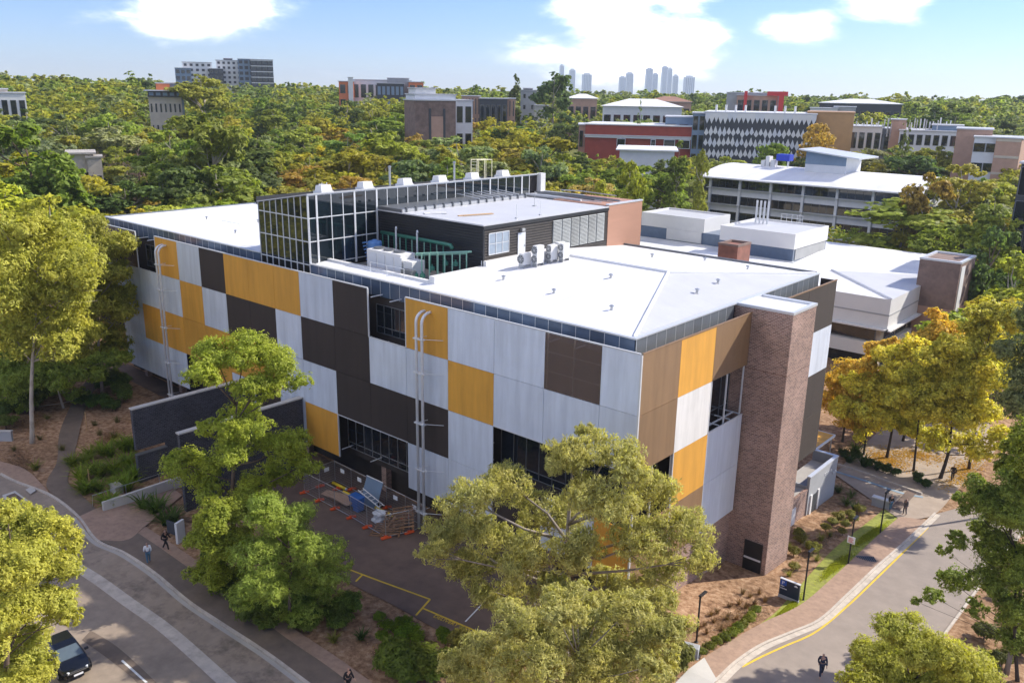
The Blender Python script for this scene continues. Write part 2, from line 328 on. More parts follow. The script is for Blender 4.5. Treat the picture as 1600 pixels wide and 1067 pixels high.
def resample(P, n):
    P = np.asarray(P, float)
    if len(P) > 2:                       # Catmull-Rom through the points, then even spacing
        Q = [P[0]]; E = np.vstack([2*P[0]-P[1], P, 2*P[-1]-P[-2]])
        for i in range(1, len(E)-2):
            for t in np.linspace(0, 1, 9)[1:]:
                a, b, c, d = E[i-1], E[i], E[i+1], E[i+2]
                Q.append(.5*((2*b)+(-a+c)*t+(2*a-5*b+4*c-d)*t*t+(-a+3*b-3*c+d)*t**3))
        P = np.array(Q)
    s = np.concatenate([[0], np.cumsum(np.linalg.norm(np.diff(P, axis=0), axis=1))]); u = np.linspace(0, s[-1], n)
    return np.stack([np.interp(u, s, P[:,i]) for i in range(P.shape[1])], 1)
def GP(pts): return [G(u, v)[:2] for u, v in pts]
def ribbon(A, B, h, n=60, m=6, skirt=0.0):
    """sheet between two edge polylines (xy), h above the terrain"""
    A = resample(A, n); B = resample(B, n); mb = MB(); V = []
    for i in range(n):
        for j in range(m+1):
            p = A[i]+(B[i]-A[i])*j/m; V.append((p[0], p[1], T(*p)+h))
    F = [(i*(m+1)+j, i*(m+1)+j+1, (i+1)*(m+1)+j+1, (i+1)*(m+1)+j) for i in range(n-1) for j in range(m)]
    a, b = np.array(V[1])-np.array(V[0]), np.array(V[m+1])-np.array(V[0])
    if a[0]*b[1]-a[1]*b[0] < 0: F = [f[::-1] for f in F]
    mb.add(V, F)
    if skirt:
        for e in ([i*(m+1) for i in range(n)], [i*(m+1)+m for i in range(n)], list(range(m+1)), [(n-1)*(m+1)+j for j in range(m+1)]):
            W = [V[i] for i in e]; k = len(W)
            mb.add(W+[(a, b, c-skirt) for a, b, c in W], [(i, i+1, k+i+1, k+i) for i in range(k-1)])
    return mb
def offset(P, d):
    P = np.asarray(P, float); t = np.gradient(P, axis=0); t /= np.linalg.norm(t, axis=1)[:,None]
    return P+np.stack([-t[:,1], t[:,0]], 1)*d
def strip(P, w0, w1, h, n=80, m=1, skirt=0.0):
    P = resample(P, n); return ribbon(offset(P, w0), offset(P, w1), h, n, m, skirt)

# left road: kerb on the building side, parking lane, flush concrete band, traffic lane
kerbL = GP([(0,742),(24,754),(79,776),(120,808),(150,846),(193,866),(241,898),(292,941),(344,976),(413,1021),(475,1067),(560,1130)])
bandL = GP([(20,835),(70,860),(138,898),(200,942),(260,985),(352,1067),(430,1140)])
laneL = GP([(-40,905),(30,945),(95,1000),(150,1067),(210,1140)])
farL = GP([(-420,960),(-300,1040),(-200,1130),(-120,1230),(-40,1330)])
struct('road', ribbon(resample(kerbL, 60), resample(farL, 60), 0.02, 70, 24), MAT['asphalt'])
struct('parking_lane', ribbon(resample(kerbL[3:], 60), resample(bandL, 60), 0.035, 60, 5), MAT['old_asphalt'])
struct('concrete_band', strip(bandL, -0.38, 0.48, 0.05), MAT['kerb'])
struct('gutter', strip(kerbL[3:], -0.36, -0.05, 0.055), MAT['concrete'])
k = strip(kerbL, -0.02, 0.17, 0.16, 120, 1, 0.25); struct('kerb', k, MAT['kerb'])
struct('road_patch', ribbon(GP([(142,985),(185,1012),(245,1067),(300,1125)]), GP([(128,1000),(170,1030),(215,1067),(262,1125)]), 0.035, 30, 2), MAT['dark_asphalt'])
struct('lane_line', ribbon(GP([(192,1031),(231,1066)]), GP([(189,1033),(227,1067)]), 0.045, 10, 1), MAT['white_line'])
struct('lane_line', ribbon(GP([(300,1128),(345,1170)]), GP([(296,1130),(340,1172)]), 0.045, 10, 1), MAT['white_line'])
innerL = GP([(198,823),(250,858),(300,893),(371,941),(447,999),(510,1042),(600,1110)])
outerL = offset(resample(kerbL[4:], 60), 0.17)
struct('footpath', ribbon(resample(innerL, 60), outerL, 0.15, 60, 4, 0.2), MAT['dark_asphalt'])
struct('path_edging', strip(innerL, -0.05, 0.95, 0.12, 60, 2), MAT['brick_path'])
struct('forecourt', ribbon(GP([(120,811),(150,797),(166,791),(215,772),(262,758)]), GP([(150,846),(198,846),(225,826),(255,800),(285,776)]), 0.155, 30, 8, 0.15), MAT['brick_path'])
struct('winding_path', ribbon(GP([(122,812),(98,786),(74,764),(76,746),(89,722),(93,678),(108,640),(126,606),(150,585)]), GP([(152,797),(128,775),(108,757),(107,742),(113,722),(121,690),(130,652),(142,618),(166,592)]), 0.07, 60, 4), MAT['dark_asphalt'])
struct('verge', ribbon(GP([(-60,700),(0,722),(40,735),(73,766)]), GP([(-60,722),(0,740),(24,752),(79,775)]), 0.13, 20, 2, .15), MAT['brick_path'])
# crossing slabs on the left road
for q in ([(18,783),(60,770),(43,783),(82,795)], [(2,806),(24,803),(20,822),(47,818)]):
    pass
isl = thing('traffic_island', 'pale concrete island slab on the asphalt by the winding path', 'island', tuple(G(30,785)))
a = GP([(4,776),(24,769)]); b = GP([(20,794),(44,784)])
ribbon(a, b, 0.16, 8, 3, 0.2).build('slab', MAT['pale_concrete'], isl)
ribbon([np.array(a[0])*.85+np.array(b[1])*.15, np.array(a[1])*.85+np.array(b[0])*.15], [np.array(b[0])*.85+np.array(a[1])*.15, np.array(b[1])*.85+np.array(a[0])*.15], 0.168, 8, 3).build('inset', MAT['paving'], isl)
struct('utility_cover', ribbon(GP([(40,767),(49,762)]), GP([(48,774),(57,768)]), 0.14, 3, 1), MAT['pale_concrete'])

# courtyard in front of the long face
cy = [(-36.0,-0.3),(-36.0,-9.0),(-30,-10.8)]
struct('courtyard', ribbon([(-35.6,2.2),(-20,2.2),(-2,2.2)], [(-35.6,-4.5),(-22,-9.6),(-12,-9.6),(-3,-9.4)], 0.05, 50, 10), MAT['paving'])
struct('undercroft', ribbon([(-76,2.3),(-50,2.3),(-35.7,2.3)], [(-76,-0.4),(-50,-0.4),(-35.7,-0.4)], 0.04, 40, 2), MAT['paving'])
yl = [[(-19.9,-8.2),(-12.0,-6.9)], [(-12.0,-6.9),(-12.5,-8.35)], [(-12.28,-7.75),(-4.5,-7.6)], [(-19.0,-8.05),(-19.4,-9.0)], [(-27.6,-9.2),(-24.4,-8.6)]]
pts = [GP([(430,840),(540,888),(672,937)]), GP([(672,937),(650,962)]), GP([(661,951),(752,990)]), GP([(566,899),(556,909)])]
for p in pts: struct('painted_line', strip(p, -0.07, 0.07, 0.062, 12), MAT['yellow_line'])
# right road
kerbR = GP([(1060,1130),(1120,1065),(1150,1037),(1190,1010),(1237,990),(1282,970),(1325,931),(1370,888),(1402,860),(1450,815),(1462,803)])
innerR = GP([(1040,1085),(1100,1030),(1140,1004),(1195,973),(1250,947),(1300,905),(1350,858),(1376,834),(1405,809)])
farR = GP([(1330,1200),(1400,1090),(1469,998),(1534,910),(1590,840),(1640,780),(1670,745)])
struct('side_road', ribbon(resample(kerbR, 60), resample(farR, 60), 0.02, 70, 14), MAT['road_grey'])
struct('side_kerb', strip(kerbR, -0.02, 0.16, 0.15, 120, 1, 0.25), MAT['kerb'])
struct('side_kerb', strip(farR, -0.16, 0.02, 0.14, 80, 1, 0.25), MAT['kerb'])
struct('side_gutter', strip(kerbR, -0.42, -0.03, 0.04), MAT['kerb'])
struct('side_footpath', ribbon(innerR, offset(resample(kerbR[:-1], 60), 0.16), 0.14, 70, 5, 0.2), MAT['brick_path'])
struct('yellow_edge_line', strip(GP([(1159,1042),(1190,1026),(1225,1010),(1275,987),(1325,946),(1362,911),(1400,874),(1450,824)]), -0.075, 0.075, 0.035, 90), MAT['yellow_line'])
# crossing and plaza at the far end of the side road
struct('plaza', ribbon(GP([(1304,742),(1345,700),(1420,640),(1520,600)]), GP([(1405,812),(1458,806),(1500,762),(1560,700)]), 0.10, 30, 12), mat('plaza_stone', (0.36,0.285,0.22), .85, 0, .15, .8, dirt=.5, dcol=(.24,.18,.13), dscale=.3))
struct('plaza_band', strip(GP([(1306,738),(1350,752),(1410,772),(1442,778)]), -0.22, 0.22, 0.125, 24), MAT['blue_tile'])
struct('plaza_band', strip(GP([(1424,770),(1412,783),(1398,797)]), -0.45, 0.45, 0.13, 16), MAT['paving'])
struct('garden_bed_edge', strip(GP([(1309,728),(1352,742),(1400,760),(1440,774)]), -0.1, 0.1, 0.30, 24, 1, .3), MAT['kerb'])
struct('lower_path', ribbon(GP([(1040,1085),(1100,1030)]), GP([(1060,1130),(1120,1065)]), 0.165, 12, 4), MAT['pale_concrete'])
g = ribbon(GP([(1188,975),(1214,955),(1250,915),(1303,858),(1364,810),(1382,795)]), GP([(1198,974),(1250,948),(1300,906),(1350,860),(1376,835),(1404,811)]), 0.06, 50, 4)
mat('turf', (0.25,0.27,0.04), 0.9, 0, 0.35, 3.0, bump=0.5, bscale=20, dirt=0.4, dcol=(.20,.15,.07), dscale=.8)
struct('grass_verge', g, MAT['turf'])
# ------------------------------------------------------------------ main building
mat('soot_brick', (0.21,0.145,0.12), 0.85, 0, 0.25, 0.8, dirt=.5, dcol=(.06,.045,.04), dscale=.5)
mat('pink_brick', (0.44,0.28,0.21), 0.85, 0, 0.15, 0.8, dirt=.3, dcol=(.28,.17,.13), dscale=.4)
mat('tan_wall', (0.50,0.44,0.36), 0.8, 0, .1, .6)
mat('blue_grey', (0.17,0.24,0.33), 0.5, 0.1, .1, .6)
mat('red_brick', (0.30,0.055,0.035), 0.8, 0, 0.15, 0.5)
mat('orange_wall', (0.62,0.19,0.08), 0.8, 0, 0.12, 0.4)
mat('grey_wall', (0.34,0.35,0.36), 0.8, 0, 0.12, 0.4)
mat('charcoal', (0.045,0.05,0.058), 0.6, 0, 0.15, 0.4)
mat('tan_metal', (0.46,0.27,0.12), 0.5, 0.2, .12, .5)
mat('red_steel', (0.60,0.03,0.03), 0.5, 0, .1, .5)
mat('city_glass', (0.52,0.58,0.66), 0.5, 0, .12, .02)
mat('hip_red', (0.30,0.16,0.11), 0.8, 0, .12, .3)
mat('chimney_brick', (0.24,0.10,0.07), .85, 0, .25, .8, dirt=.5, dcol=(.09,.05,.04), dscale=.6)
mat('charcoal_door', (0.05,0.055,0.06), .6)
Z0 = 21.5
OB = thing('office_building', 'grey orange and brown panelled office building with white roof and brick tower', 'building', (-38, 15, T(-38, 0)))
def part(mb, name, m, parent=OB, **k): return mb.build(name, MAT[m] if isinstance(m, str) else m, parent, **k)
# body behind the screens
part(MB(Z0).box(-75.2, -1.5, 1.5, 30.4, -16.2, -0.9), 'wall', 'base_wall')
part(MB(Z0).box(-75.0, -1.7, 2.6, 30.2, -26, -16.2), 'base_wall', 'base_wall')
for x in (-70, -62, -54.5, -46.5, -38, -26.7, -17, -8):
    part(MB(Z0).box(x-.3, x+.3, 1.75, 2.35, -21.5, -16.2), 'pier', 'brick')
# parapet panels
def seq(a, b, st):
    n = max(1, round(abs(b-a)/st)); return [(a+(b-a)*i/n, a+(b-a)*(i+1)/n) for i in range(n)]
def parapet_run(x0, x1, y, z0, z1, m='navy_panel', axis='x', fx=0.0):
    for a, b in seq(x0, x1, 1.16):
        if axis == 'x': mb = MB(Z0).box(a+.02, b-.02, y, y+.07, z0, z1)
        else: mb = MB(Z0).box(y-.07, y, a+.02, b-.02, z0, z1)
        part(mb, 'parapet_panel', m)
        part(MB(Z0).box(a-.018, a+.018, y-.012, y+.03, z0, z1) if axis == 'x' else MB(Z0).box(y-.03, y+.012, a-.018, a+.018, z0, z1), 'joint_cover', 'flash')
parapet_run(-75.4, -43.3, 1.35, -0.9, 0.42)
parapet_run(-35.4, -1.42, 1.35, -0.9, 0.42)
parapet_run(1.45, 14.6, -1.36, -0.95, 0.42, 'zinc_panel', 'y')
parapet_run(19.3, 30.5, -1.36, -0.95, 0.42, 'zinc_panel', 'y')
part(MB(Z0).box(-75.5, -43.2, 1.3, 1.62, 0.42, 0.52).box(-35.45, -1.3, 1.3, 1.62, 0.42, 0.52).box(-1.65, -1.3, 1.63, 30.6, 0.42, 0.522), 'parapet_coping', 'flash')
part(MB(Z0).box(-75.5, -75.2, 1.63, 21.5, -0.9, 0.515).box(-75.2,-43, 21.2, 21.5, -.9, .515), 'parapet_side', 'zinc_panel')
part(MB(Z0).box(-22.0, -1.66, 30.45, 30.62, -1.0, 0.6), 'parapet_back', 'frame_grey')
# roof planes: hipped end over the short face, flat roof left of the glass gallery
rz = lambda t: 0.40 + 0.086*(min(t, 32-t)-1.5)
rf = MB(Z0)
H = [(-1.66,1.63,.41),(-8.0,16,1.66),(-22,16,1.66),(-22,1.63,.41)]
rf.add(H, [(0,1,2,3)])
rf.add([(-8,16,1.66),(-1.66,30.44,.41),(-22,30.44,.41),(-22,16,1.66)], [(0,1,2,3)])
rf.add([(-22,1.63,.41),(-22,3.2,rz(3.2)),(-35.45,3.2,rz(3.2)),(-35.45,1.63,.41)], [(0,1,2,3)])
rf.add([(-75.2,1.63,.40),(-43.2,1.63,.40),(-43.2,21.2,.40),(-75.2,21.2,.40)], [(0,1,2,3)])
roof = part(rf, 'roof', 'white_roof')
part(MB(Z0).add([(-1.66,1.63,.41),(-1.66,30.44,.41),(-8,16,1.66)], [(0,1,2)]), 'hip_roof', 'grey_roof')
rc2 = MB(Z0)
for a, b in (((-1.7,1.66,.45),(-8,16,1.70)), ((-1.7,30.4,.45),(-8,16,1.70)), ((-8,16,1.70),(-21.9,16,1.70))): rc2.tube([a, b], 0.13, 6)
part(rc2, 'ridge_cap', 'white_roof', roof)
# standing seams: flat strips, their shadow lines put into a darker grey
sm_ = MB(Z0)
for x in np.arange(-21.6, -8.2, 0.62):
    for s_ in (1, -1):
        y0, y1 = (1.7, 16) if s_ > 0 else (30.4, 16)
        sm_.add([(x-.02,y0,.43),(x+.02,y0,.43),(x+.02,y1,1.68),(x-.02,y1,1.68)], [(0,1,2,3)])
for y in np.arange(2.4, 30, 0.6):
    xe = -1.7-6.3*(min(y, 32-y)-1.66)/14.34; zz = .41+1.25*(min(y,32-y)-1.66)/14.34
    sm_.add([(-1.7,y-.02,.435),(-1.7,y+.02,.435),(xe,y+.02,zz+.025),(xe,y-.02,zz+.025)], [(0,1,2,3)])
part(sm_, 'roof_seam', mat('seam_shadow', (.50,.51,.53), .5), roof)
vents = [(-17.8,7.2),(-12.1,6.5),(-10.9,12.2),(-6.2,5.6),(-14.5,24),(-11,27.5),(-6,26),(-4.2,14),(-4.6,18),(-60,12),(-55,6),(-66,9),(-50,16)]
for x, y in vents:
    z = rz(y) if x > -30 else 0.40
    if x > -8: z = min(z, .41+1.25*(-1.66-x)/6.34+.02)
    part(MB(Z0).lathe((x,y,z-.03), [(.16,0),(.10,.1),(.10,.28),(.19,.3),(.17,.36),(.02,.42)], 10), 'roof_vent', 'steel', roof)
# cladding screens: long face
CB = [0,2.95,7.58,12.2,16.85,21.5,26.0,30.55,35.3,39.2,43.4,47.5,52.0,56.4,61.0,65.3,70.3,76.5]
g_, o_, b_, z_, s__, V_ = 'grey_mesh','orange_mesh','brown_mesh','bronze_mesh','smoke_mesh',None
LAY = [
 [g_,s__,g_,g_,o_,V_,b_,g_,o_,o_,o_,b_,g_,o_,V_,s__,s__],
 [g_,g_,g_,o_,g_,g_,b_,b_,g_,b_,b_,g_,o_,g_,g_,g_,g_],
 [V_,V_,V_,g_,b_,b_,b_,g_,g_,o_,o_,o_,o_,o_,o_,g_,b_],
 [o_,g_,b_,g_,g_,V_,V_,o_,g_,b_,g_,o_,V_,g_,g_,g_,o_]]
for r in range(4):
    for c in range(17):
        m = LAY[r][c]
        if m is None: continue
        x0, x1 = -CB[c+1], -CB[c]; z1, z0 = -4*r, -4*(r+1)
        p = part(MB(Z0).box(x0+.015, x1-.015, -0.03, 0.03, z0+.015, z1-.015), 'cladding_panel', m)
# white trim where a panel meets a void
part(MB(Z0).box(-76.5,-65.3,-.05,.06,.0,.09).box(-61,-26,-.05,.06,.0,.09).box(-21.5,0.06,-.05,.06,.0,.09), 'cap_rail', 'frame_white')
part(MB(Z0).box(-.06,.06,-.06,.06,-16,.09), 'corner_post', 'frame_white')
for x in (-65.3,-61,-26.0,-30.55,-21.5):
    z0, z1 = (-16, -12) if x == -30.55 else (-4, 0)
    part(MB(Z0).box(x-.045,x+.045,-.055,.055,z0,z1), 'edge_trim', 'frame_white')
part(MB(Z0).box(-65.25,-61.05,-.05,.05,-4.07,-3.98).box(-26,-21.55,-.05,.05,-4.07,-3.98).box(-30.5,-21.5,-.05,.05,-12.02,-11.94).box(-12.2,-0.1,-.05,.05,-8.02,-7.94), 'void_trim', 'frame_white')
# steel posts and rails that carry the screens, seen through the mesh and in the voids
for r in range(4):
    for c in range(17):
        if LAY[r][c] is None: continue
        st = MB(Z0); x0, x1 = -CB[c+1], -CB[c]; z0 = -4*(r+1)
        for x in (x0+.1, (x0+x1)/2): st.box(x-.04, x+.04, .10, .2, z0, z0+4)
        for z in (z0+1.3, z0+2.65): st.box(x0, x1, .065, .099, z-.03, z+.03)
        part(st, 'screen_frame', 'frame_white')
for x in (-65.2,-63,-25.8,-23.5,-7.4,-5.2,-30.4,-26.5,-72,-68):
    z = -0.7 if x not in (-30.4,-26.5) else -15.3
    part(MB(Z0).bar((x,.15,z),(x,1.5,z), .05), 'strut', 'frame_white')
# windows in the voids
def window(x0, x1, z0, z1, y=1.40, n=4, axis='x', base=None, sill=0.55, rail=True, fm='frame_grey', gm='dark_glass', parent=OB):
    f = MB(Z0); w_ = (x1-x0)/n
    def bx(mb, a, b, c, d, e, f2):
        return mb.box(a, b, c, d, e, f2) if axis == 'x' else mb.box(-d, -c, a, b, e, f2)
    for i in range(n+1): bx(f, x0+i*w_-.022, x0+i*w_+.022, y-.07, y+.02, z0, z1)
    for z in ([z0, z1]+([z0+sill] if rail else [])): bx(f, x0, x1, y-.062, y+.02, z-.025, z+.025)
    o = part(f, 'window', fm, parent)
    for i in range(n):
        if rail: bnds = ((z0+.04, z0+sill-.04), (z0+sill+.04, z1-.04))
        else: bnds = ((z0+.04, z1-.04),)
        for a, b in bnds: part(bx(MB(Z0), x0+i*w_+.035, x0+(i+1)*w_-.035, y-.02, y+.01, a, b), 'pane', gm, o)
    return o
window(-66, -60.3, -4.0, -1.6, n=5)
window(-26.6, -20.9, -4.0, -1.6, n=6)
window(-31.0, -21.0, -15.6, -12.0, n=9, fm='steel')
window(-12.6, -1.6, -11.8, -7.9, n=9)
window(-57, -51, -15.6, -12.0, n=5)
# short face
TB = [0,4.72,9.4,14.75]
LR = [[z_,o_,z_],[z_,'white_mesh',V_],[V_,o_,g_],[z_,z_,g_]]
for r in range(4):
    for c in range(3):
        m = LR[r][c]
        if m is None: continue
        part(MB(Z0).box(-.03, .03, TB[c]+.075-.06*(c > 0), TB[c+1]-.015, -4*(r+1)+.015, -4*r-.015), 'cladding_panel', m)
LR2 = [b_, g_, b_, b_]
for r in range(4):
    part(MB(Z0).box(-.03, .03, 19.3, 25.2, -4*(r+1)+.015, -4*r-.015), 'cladding_panel', LR2[r])
    part(MB(Z0).box(-.03, .03, 25.23, 31.1, -4*(r+1)+.015, -4*r-.015), 'cladding_panel', LR2[r])
part(MB(Z0).box(-.06,.06,.07,14.8,.0,.09).box(-.06,.06,19.3,31.15,.0,.09), 'cap_rail', 'bronze_mesh')
part(MB(Z0).box(-.05,.05,9.35,14.75,-8.0,-7.9).box(-.05,.05,9.35,9.44,-8,-4).box(-.05,.05,4.68,4.76,-16,-8), 'void_trim', 'frame_white')
window(9.5, 14.9, -8.6, -4.0, y=1.40, n=4, axis='y', sill=1.2)
window(.8, 5.0, -12, -8.0, y=1.40, n=4, axis='y', sill=.8)
st = MB(Z0)
for y in (2.3,4.72,7.0,9.4,12,14.6,22,25.2,28,31): st.box(-.2,-.10,y-.05,y+.05,-16,-.1)
for y in (9.6,11.3,13,14.6): st.box(-1.4,-.1,y-.04,y+.04,-7.95,-7.87)
st.box(-.75,-.65,9.5,14.7,-7.96,-7.88)
part(st, 'screen_frame', 'frame_white')
# return screen at the far end
part(MB(Z0).box(-1.4,-.06,31.02,31.1,-16,-.0), 'return_screen', 'brown_mesh')
# lower right corner wall under the screens
part(MB(Z0).box(-1.6,-.3,3.2,15.0,-24,-16.1), 'base_wall', 'brick')
# brick stair tower
tw = MB(Z0).box(-1.5, 3.06, 15.0, 19.15, -24, 0.32)
tower = part(tw, 'stair_tower', 'brick')
c_ = MB(Z0); 
c_.box(-1.55,3.11,14.95,15.25,.32,.52).box(-1.55,3.11,18.9,19.2,.32,.52).box(2.8,3.11,15.25,18.9,.32,.518).box(-1.55,-1.2,15.25,18.9,.32,.518)
part(c_, 'coping', 'flash', tower); part(MB(Z0).box(-1.2,2.8,15.25,18.9,.321,.36), 'tower_roof', 'white_roof', tower)
for z in (-4.3,-8.3,-12.3,-16.3): part(MB(Z0).box(-1.4,3.068,14.995,19.155,z-.014,z+.014), 'movement_joint', 'soot_brick', tower)
d_ = part(MB(Z0).box(1.2,2.7,14.9,15.02,-21.0,-18.2), 'door', 'black_metal', tower); part(MB(Z0).box(1.25,2.65,14.86,14.9,-19.7,-19.55), 'push_bar', 'frame_white', d_)
# base wall and small wing right of the tower: brick link, grey block with raised logo strip, canopy
part(MB(Z0).box(-1.6,.5,19.2,29.0,-24,-19.3), 'link_wall', 'brick')
part(MB(Z0).box(-1.3,.25,19.3,29.0,-19.3,-19.2), 'link_roof', 'concrete')
part(MB(Z0).box(.25,.52,19.2,29.0,-19.3,-19.1), 'link_coping', 'brick')
part(MB(Z0).box(.5,.58,25.6,26.5,-22.2,-20.0), 'door', 'white_paint')
eb = part(MB(Z0).box(.35,.6,29.05,35.7,-24,-18.0).box(-1.8,.35,29.05,29.3,-24,-18.9).box(-1.8,.35,35.45,35.7,-24,-18.0), 'entry_block', 'grey_wall')
part(MB(Z0).box(-1.8,.35,29.3,35.45,-19.2,-19.0), 'entry_roof', 'concrete', eb)
part(MB(Z0).box(.30,.65,29.0,35.75,-18.0,-17.9).box(-1.85,.30,35.4,35.75,-18.0,-17.9), 'entry_coping', 'flash', eb)
for y in (29.5,31.2): part(MB(Z0).box(.6,.72,y,y+.35,-22.5,-19.9), 'white_strip', 'white_paint', eb)
for y in (30.0,): part(MB(Z0).box(.6,.66,y,y+1.1,-22.5,-20.1), 'door', 'charcoal_door', eb)
for y in (32.6,32.95,33.3,33.65,34.0): part(MB(Z0).box(.6,.64,y,y+.22,-19.0,-18.75), 'raised_sign', 'flash', eb)
for y in (34.6,35.1): part(MB(Z0).lathe((.7,y,-19.4), [(.08,0),(.11,.1),(.08,.22)], 8), 'wall_lamp', 'frame_white', eb)
cn = part(MB(Z0).box(-4.6,-1.8,35.8,40.8,-18.15,-18.0), 'canopy', 'orange_mesh')
part(MB(Z0).box(-1.8,-1.7,35.8,40.9,-18.2,-17.95).box(-4.6,-1.8,40.8,40.9,-18.2,-17.95), 'canopy_edge', 'frame_white', cn)
part(MB(Z0).tube([(-1.9,40.4,-24),(-1.9,40.4,-18.15)], .08, 8), 'canopy_post', 'steel', cn)
# vent pipes with goose-neck tops
def vent_pipe(x, dx):
    for k in range(2):
        xx = x+k*dx; pts = [(xx,-.95,-21.0),(xx,-.95,-1.4)]
        for a in np.linspace(0, math.pi/2, 7)[1:]: pts.append((xx, -.95+.75*(1-math.cos(a)), -1.4+.75*math.sin(a)))
        pts.append((xx, .2, -.65))
        p = part(MB(Z0).tube(pts, .115, 10), 'vent_pipe', 'frame_white', smooth=True)
        part(MB(Z0).tube([(xx,.195,-.65),(xx,.215,-.65)], .09, 10), 'pipe_mouth', 'black_metal', p)
    for z in (-2.6,-5.3,-9.4,-13.3,-17):
        b2 = MB(Z0).box(x-.22,x+dx+.22,-1.12,-.8,z-.05,z+.05); b2.bar((x+dx,-.9,z),(x+dx+1.4,.02,z),.022).bar((x,-.9,z),(x+.2,.05,z),.022)
        part(b2, 'pipe_bracket', 'frame_white')
vent_pipe(-59.2, .62); vent_pipe(-19.3, .62)

# glass gallery across the roof
XL, XR, YF, YB = -43.1, -35.5, 1.4, 33.0
ztop = lambda x: 5.2 + (6.5-5.2)*(x-XL)/(XR-XL)
gal = part(MB(Z0).add([(XL+.2,YF+.25,-.9),(XR-.2,YF+.25,-.9),(XR-.2,YB,-.9),(XL+.2,YB,-.9),(XL+.2,YF+.25,5.1),(XR-.2,YF+.25,6.38),(XR-.2,YB,6.38),(XL+.2,YB,5.1)],
   [(0,3,2,1),(4,5,6,7),(0,1,5,4),(1,2,6,5),(2,3,7,6),(3,0,4,7)]), 'glass_gallery', 'base_wall')
ft = MB(Z0); xs = np.linspace(XL, XR, 9); rows = [-.9,.35,2.40,4.45]
for i, x in enumerate(xs): ft.box(x-.04,x+.04,YF-.06,YF+.06,-.9,ztop(x))
for z in rows: ft.box(XL,XR,YF-.055,YF+.06,z-.045,z+.045)
for i in range(8):
    for j in range(4):
        z0 = rows[j]+.045; za = rows[j+1]-.045 if j < 3 else None; a, b = xs[i]+.04, xs[i+1]-.04
        t0, t1 = (za, za) if za else (ztop(a)-.08, ztop(b)-.08)
        part(MB(Z0).add([(a,YF,z0),(b,YF,z0),(b,YF,t1),(a,YF,t0),(a,YF+.03,z0),(b,YF+.03,z0),(b,YF+.03,t1),(a,YF+.03,t0)], [(0,1,2,3),(7,6,5,4),(0,4,5,1),(1,5,6,2),(2,6,7,3),(3,7,4,0)]), 'pane', 'sky_glass', gal)
ys = [1.46,2.3]+list(np.arange(3.9, 32.5, 1.3)); 
ft2 = MB(Z0)
for i, y in enumerate(ys):
    wd = .09 if i in (1,4,6,18,22) else .04
    ft2.box(XR-.06,XR+.06+.04*(wd > .05),y-wd,y+wd,.0 if y < 9.2 else 3.3,6.46)
for z in (.35,2.40,4.45): ft2.box(XR-.05,XR+.055,1.46,9.2 if z < 4 else 9.2,z-.045,z+.045)
ft2.box(XR-.05,XR+.055,1.46,32.6,6.40,6.5)
for i in range(len(ys)-1):
    a, b = ys[i]+.05, ys[i+1]-.05
    rr = [(0.05,.30),(.40,2.35),(2.45,4.40),(4.50,6.38)] if a < 9 else [(3.0,6.38)]
    for z0, z1 in rr: part(MB(Z0).box(XR,XR+.03,a,b,z0,z1), 'pane', 'sky_glass', gal)
part(ft, 'mullion', 'frame_white', gal); part(ft2, 'mullion', 'frame_white', gal)
gr = MB(Z0); gr.add([(XL-.1,YF-.1,5.2),(XR+.12,YF-.1,6.5),(XR+.12,YB,6.5),(XL-.1,YB,5.2),(XL-.1,YF-.1,5.3),(XR+.12,YF-.1,6.6),(XR+.12,YB,6.6),(XL-.1,YB,5.3)], [(0,3,2,1),(4,5,6,7),(0,1,5,4),(1,2,6,5),(2,3,7,6),(3,0,4,7)])
part(gr, 'gallery_roof', 'grey_roof', gal)
part(MB(Z0).box(XL-.16,XL-.1,YF-.1,YB,5.0,5.7).box(XL-.1,XL+1.8,32.9,33.05,5.0,5.7), 'roof_upstand', 'dark_siding', gal)
part(MB(Z0).box(XR-.1,XR+.5,32.7,33.5,2.0,6.6), 'end_pier', 'white_paint', gal)
# plant room with horizontal ribbed siding
PXR, PYF, PYB, PZT = -22.0, 9.3, 27.4, 4.55
pr = part(MB(Z0).box(XR+.05, PXR-.06, PYF+.06, PYB, -1.5, PZT-.05), 'plant_room', 'dark_siding')
def ribs(x0, x1, y0, y1, z0, z1, st=.24):
    """horizontal half-round ribs on the two visible faces"""
    mb = MB(Z0); z = z0; F = MB(Z0)
    while z < z1-.02:
        zt = min(z+st*.72, z1)
        mb.box(x1-.06, x1+.02, y0, y1, z, zt); F.box(x0, x1-.061, y0-.02, y0+.06, z, zt); z += st
    return mb, F
a, b = ribs(XR+.1, PXR, PYF, PYB, 0.3, PZT-.1)
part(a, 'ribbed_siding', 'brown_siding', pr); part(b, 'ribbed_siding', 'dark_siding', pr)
part(MB(Z0).box(PXR-.08,PXR+.06,PYF-.06,PYF+.1,-.5,PZT), 'corner_trim', 'dark_siding', pr)
part(MB(Z0).box(XR+.05,PXR+.1,PYF-.1,PYB,PZT-.05,PZT+.06), 'plant_roof', 'grey_roof', pr)
part(MB(Z0).box(PXR+.0,PXR+.14,PYF-.1,PYB,PZT-.32,PZT-.051), 'fascia', 'dark_siding', pr)
wn = part(MB(Z0).box(PXR+.03,PXR+.09,9.9,12.5,1.95,2.03).box(PXR+.03,PXR+.09,9.9,12.5,3.75,3.83).box(PXR+.03,PXR+.088,9.9,12.5,2.86,2.92), 'plant_window', 'frame_white', pr)
vb = MB(Z0)
for y in (9.9,10.77,11.63,12.45): vb.box(PXR+.03,PXR+.092,y,y+.06,1.95,3.83)
part(vb, 'window_bar', 'frame_white', pr)
mat('frosted', (0.30,0.36,0.43), 0.3, 0, .1)
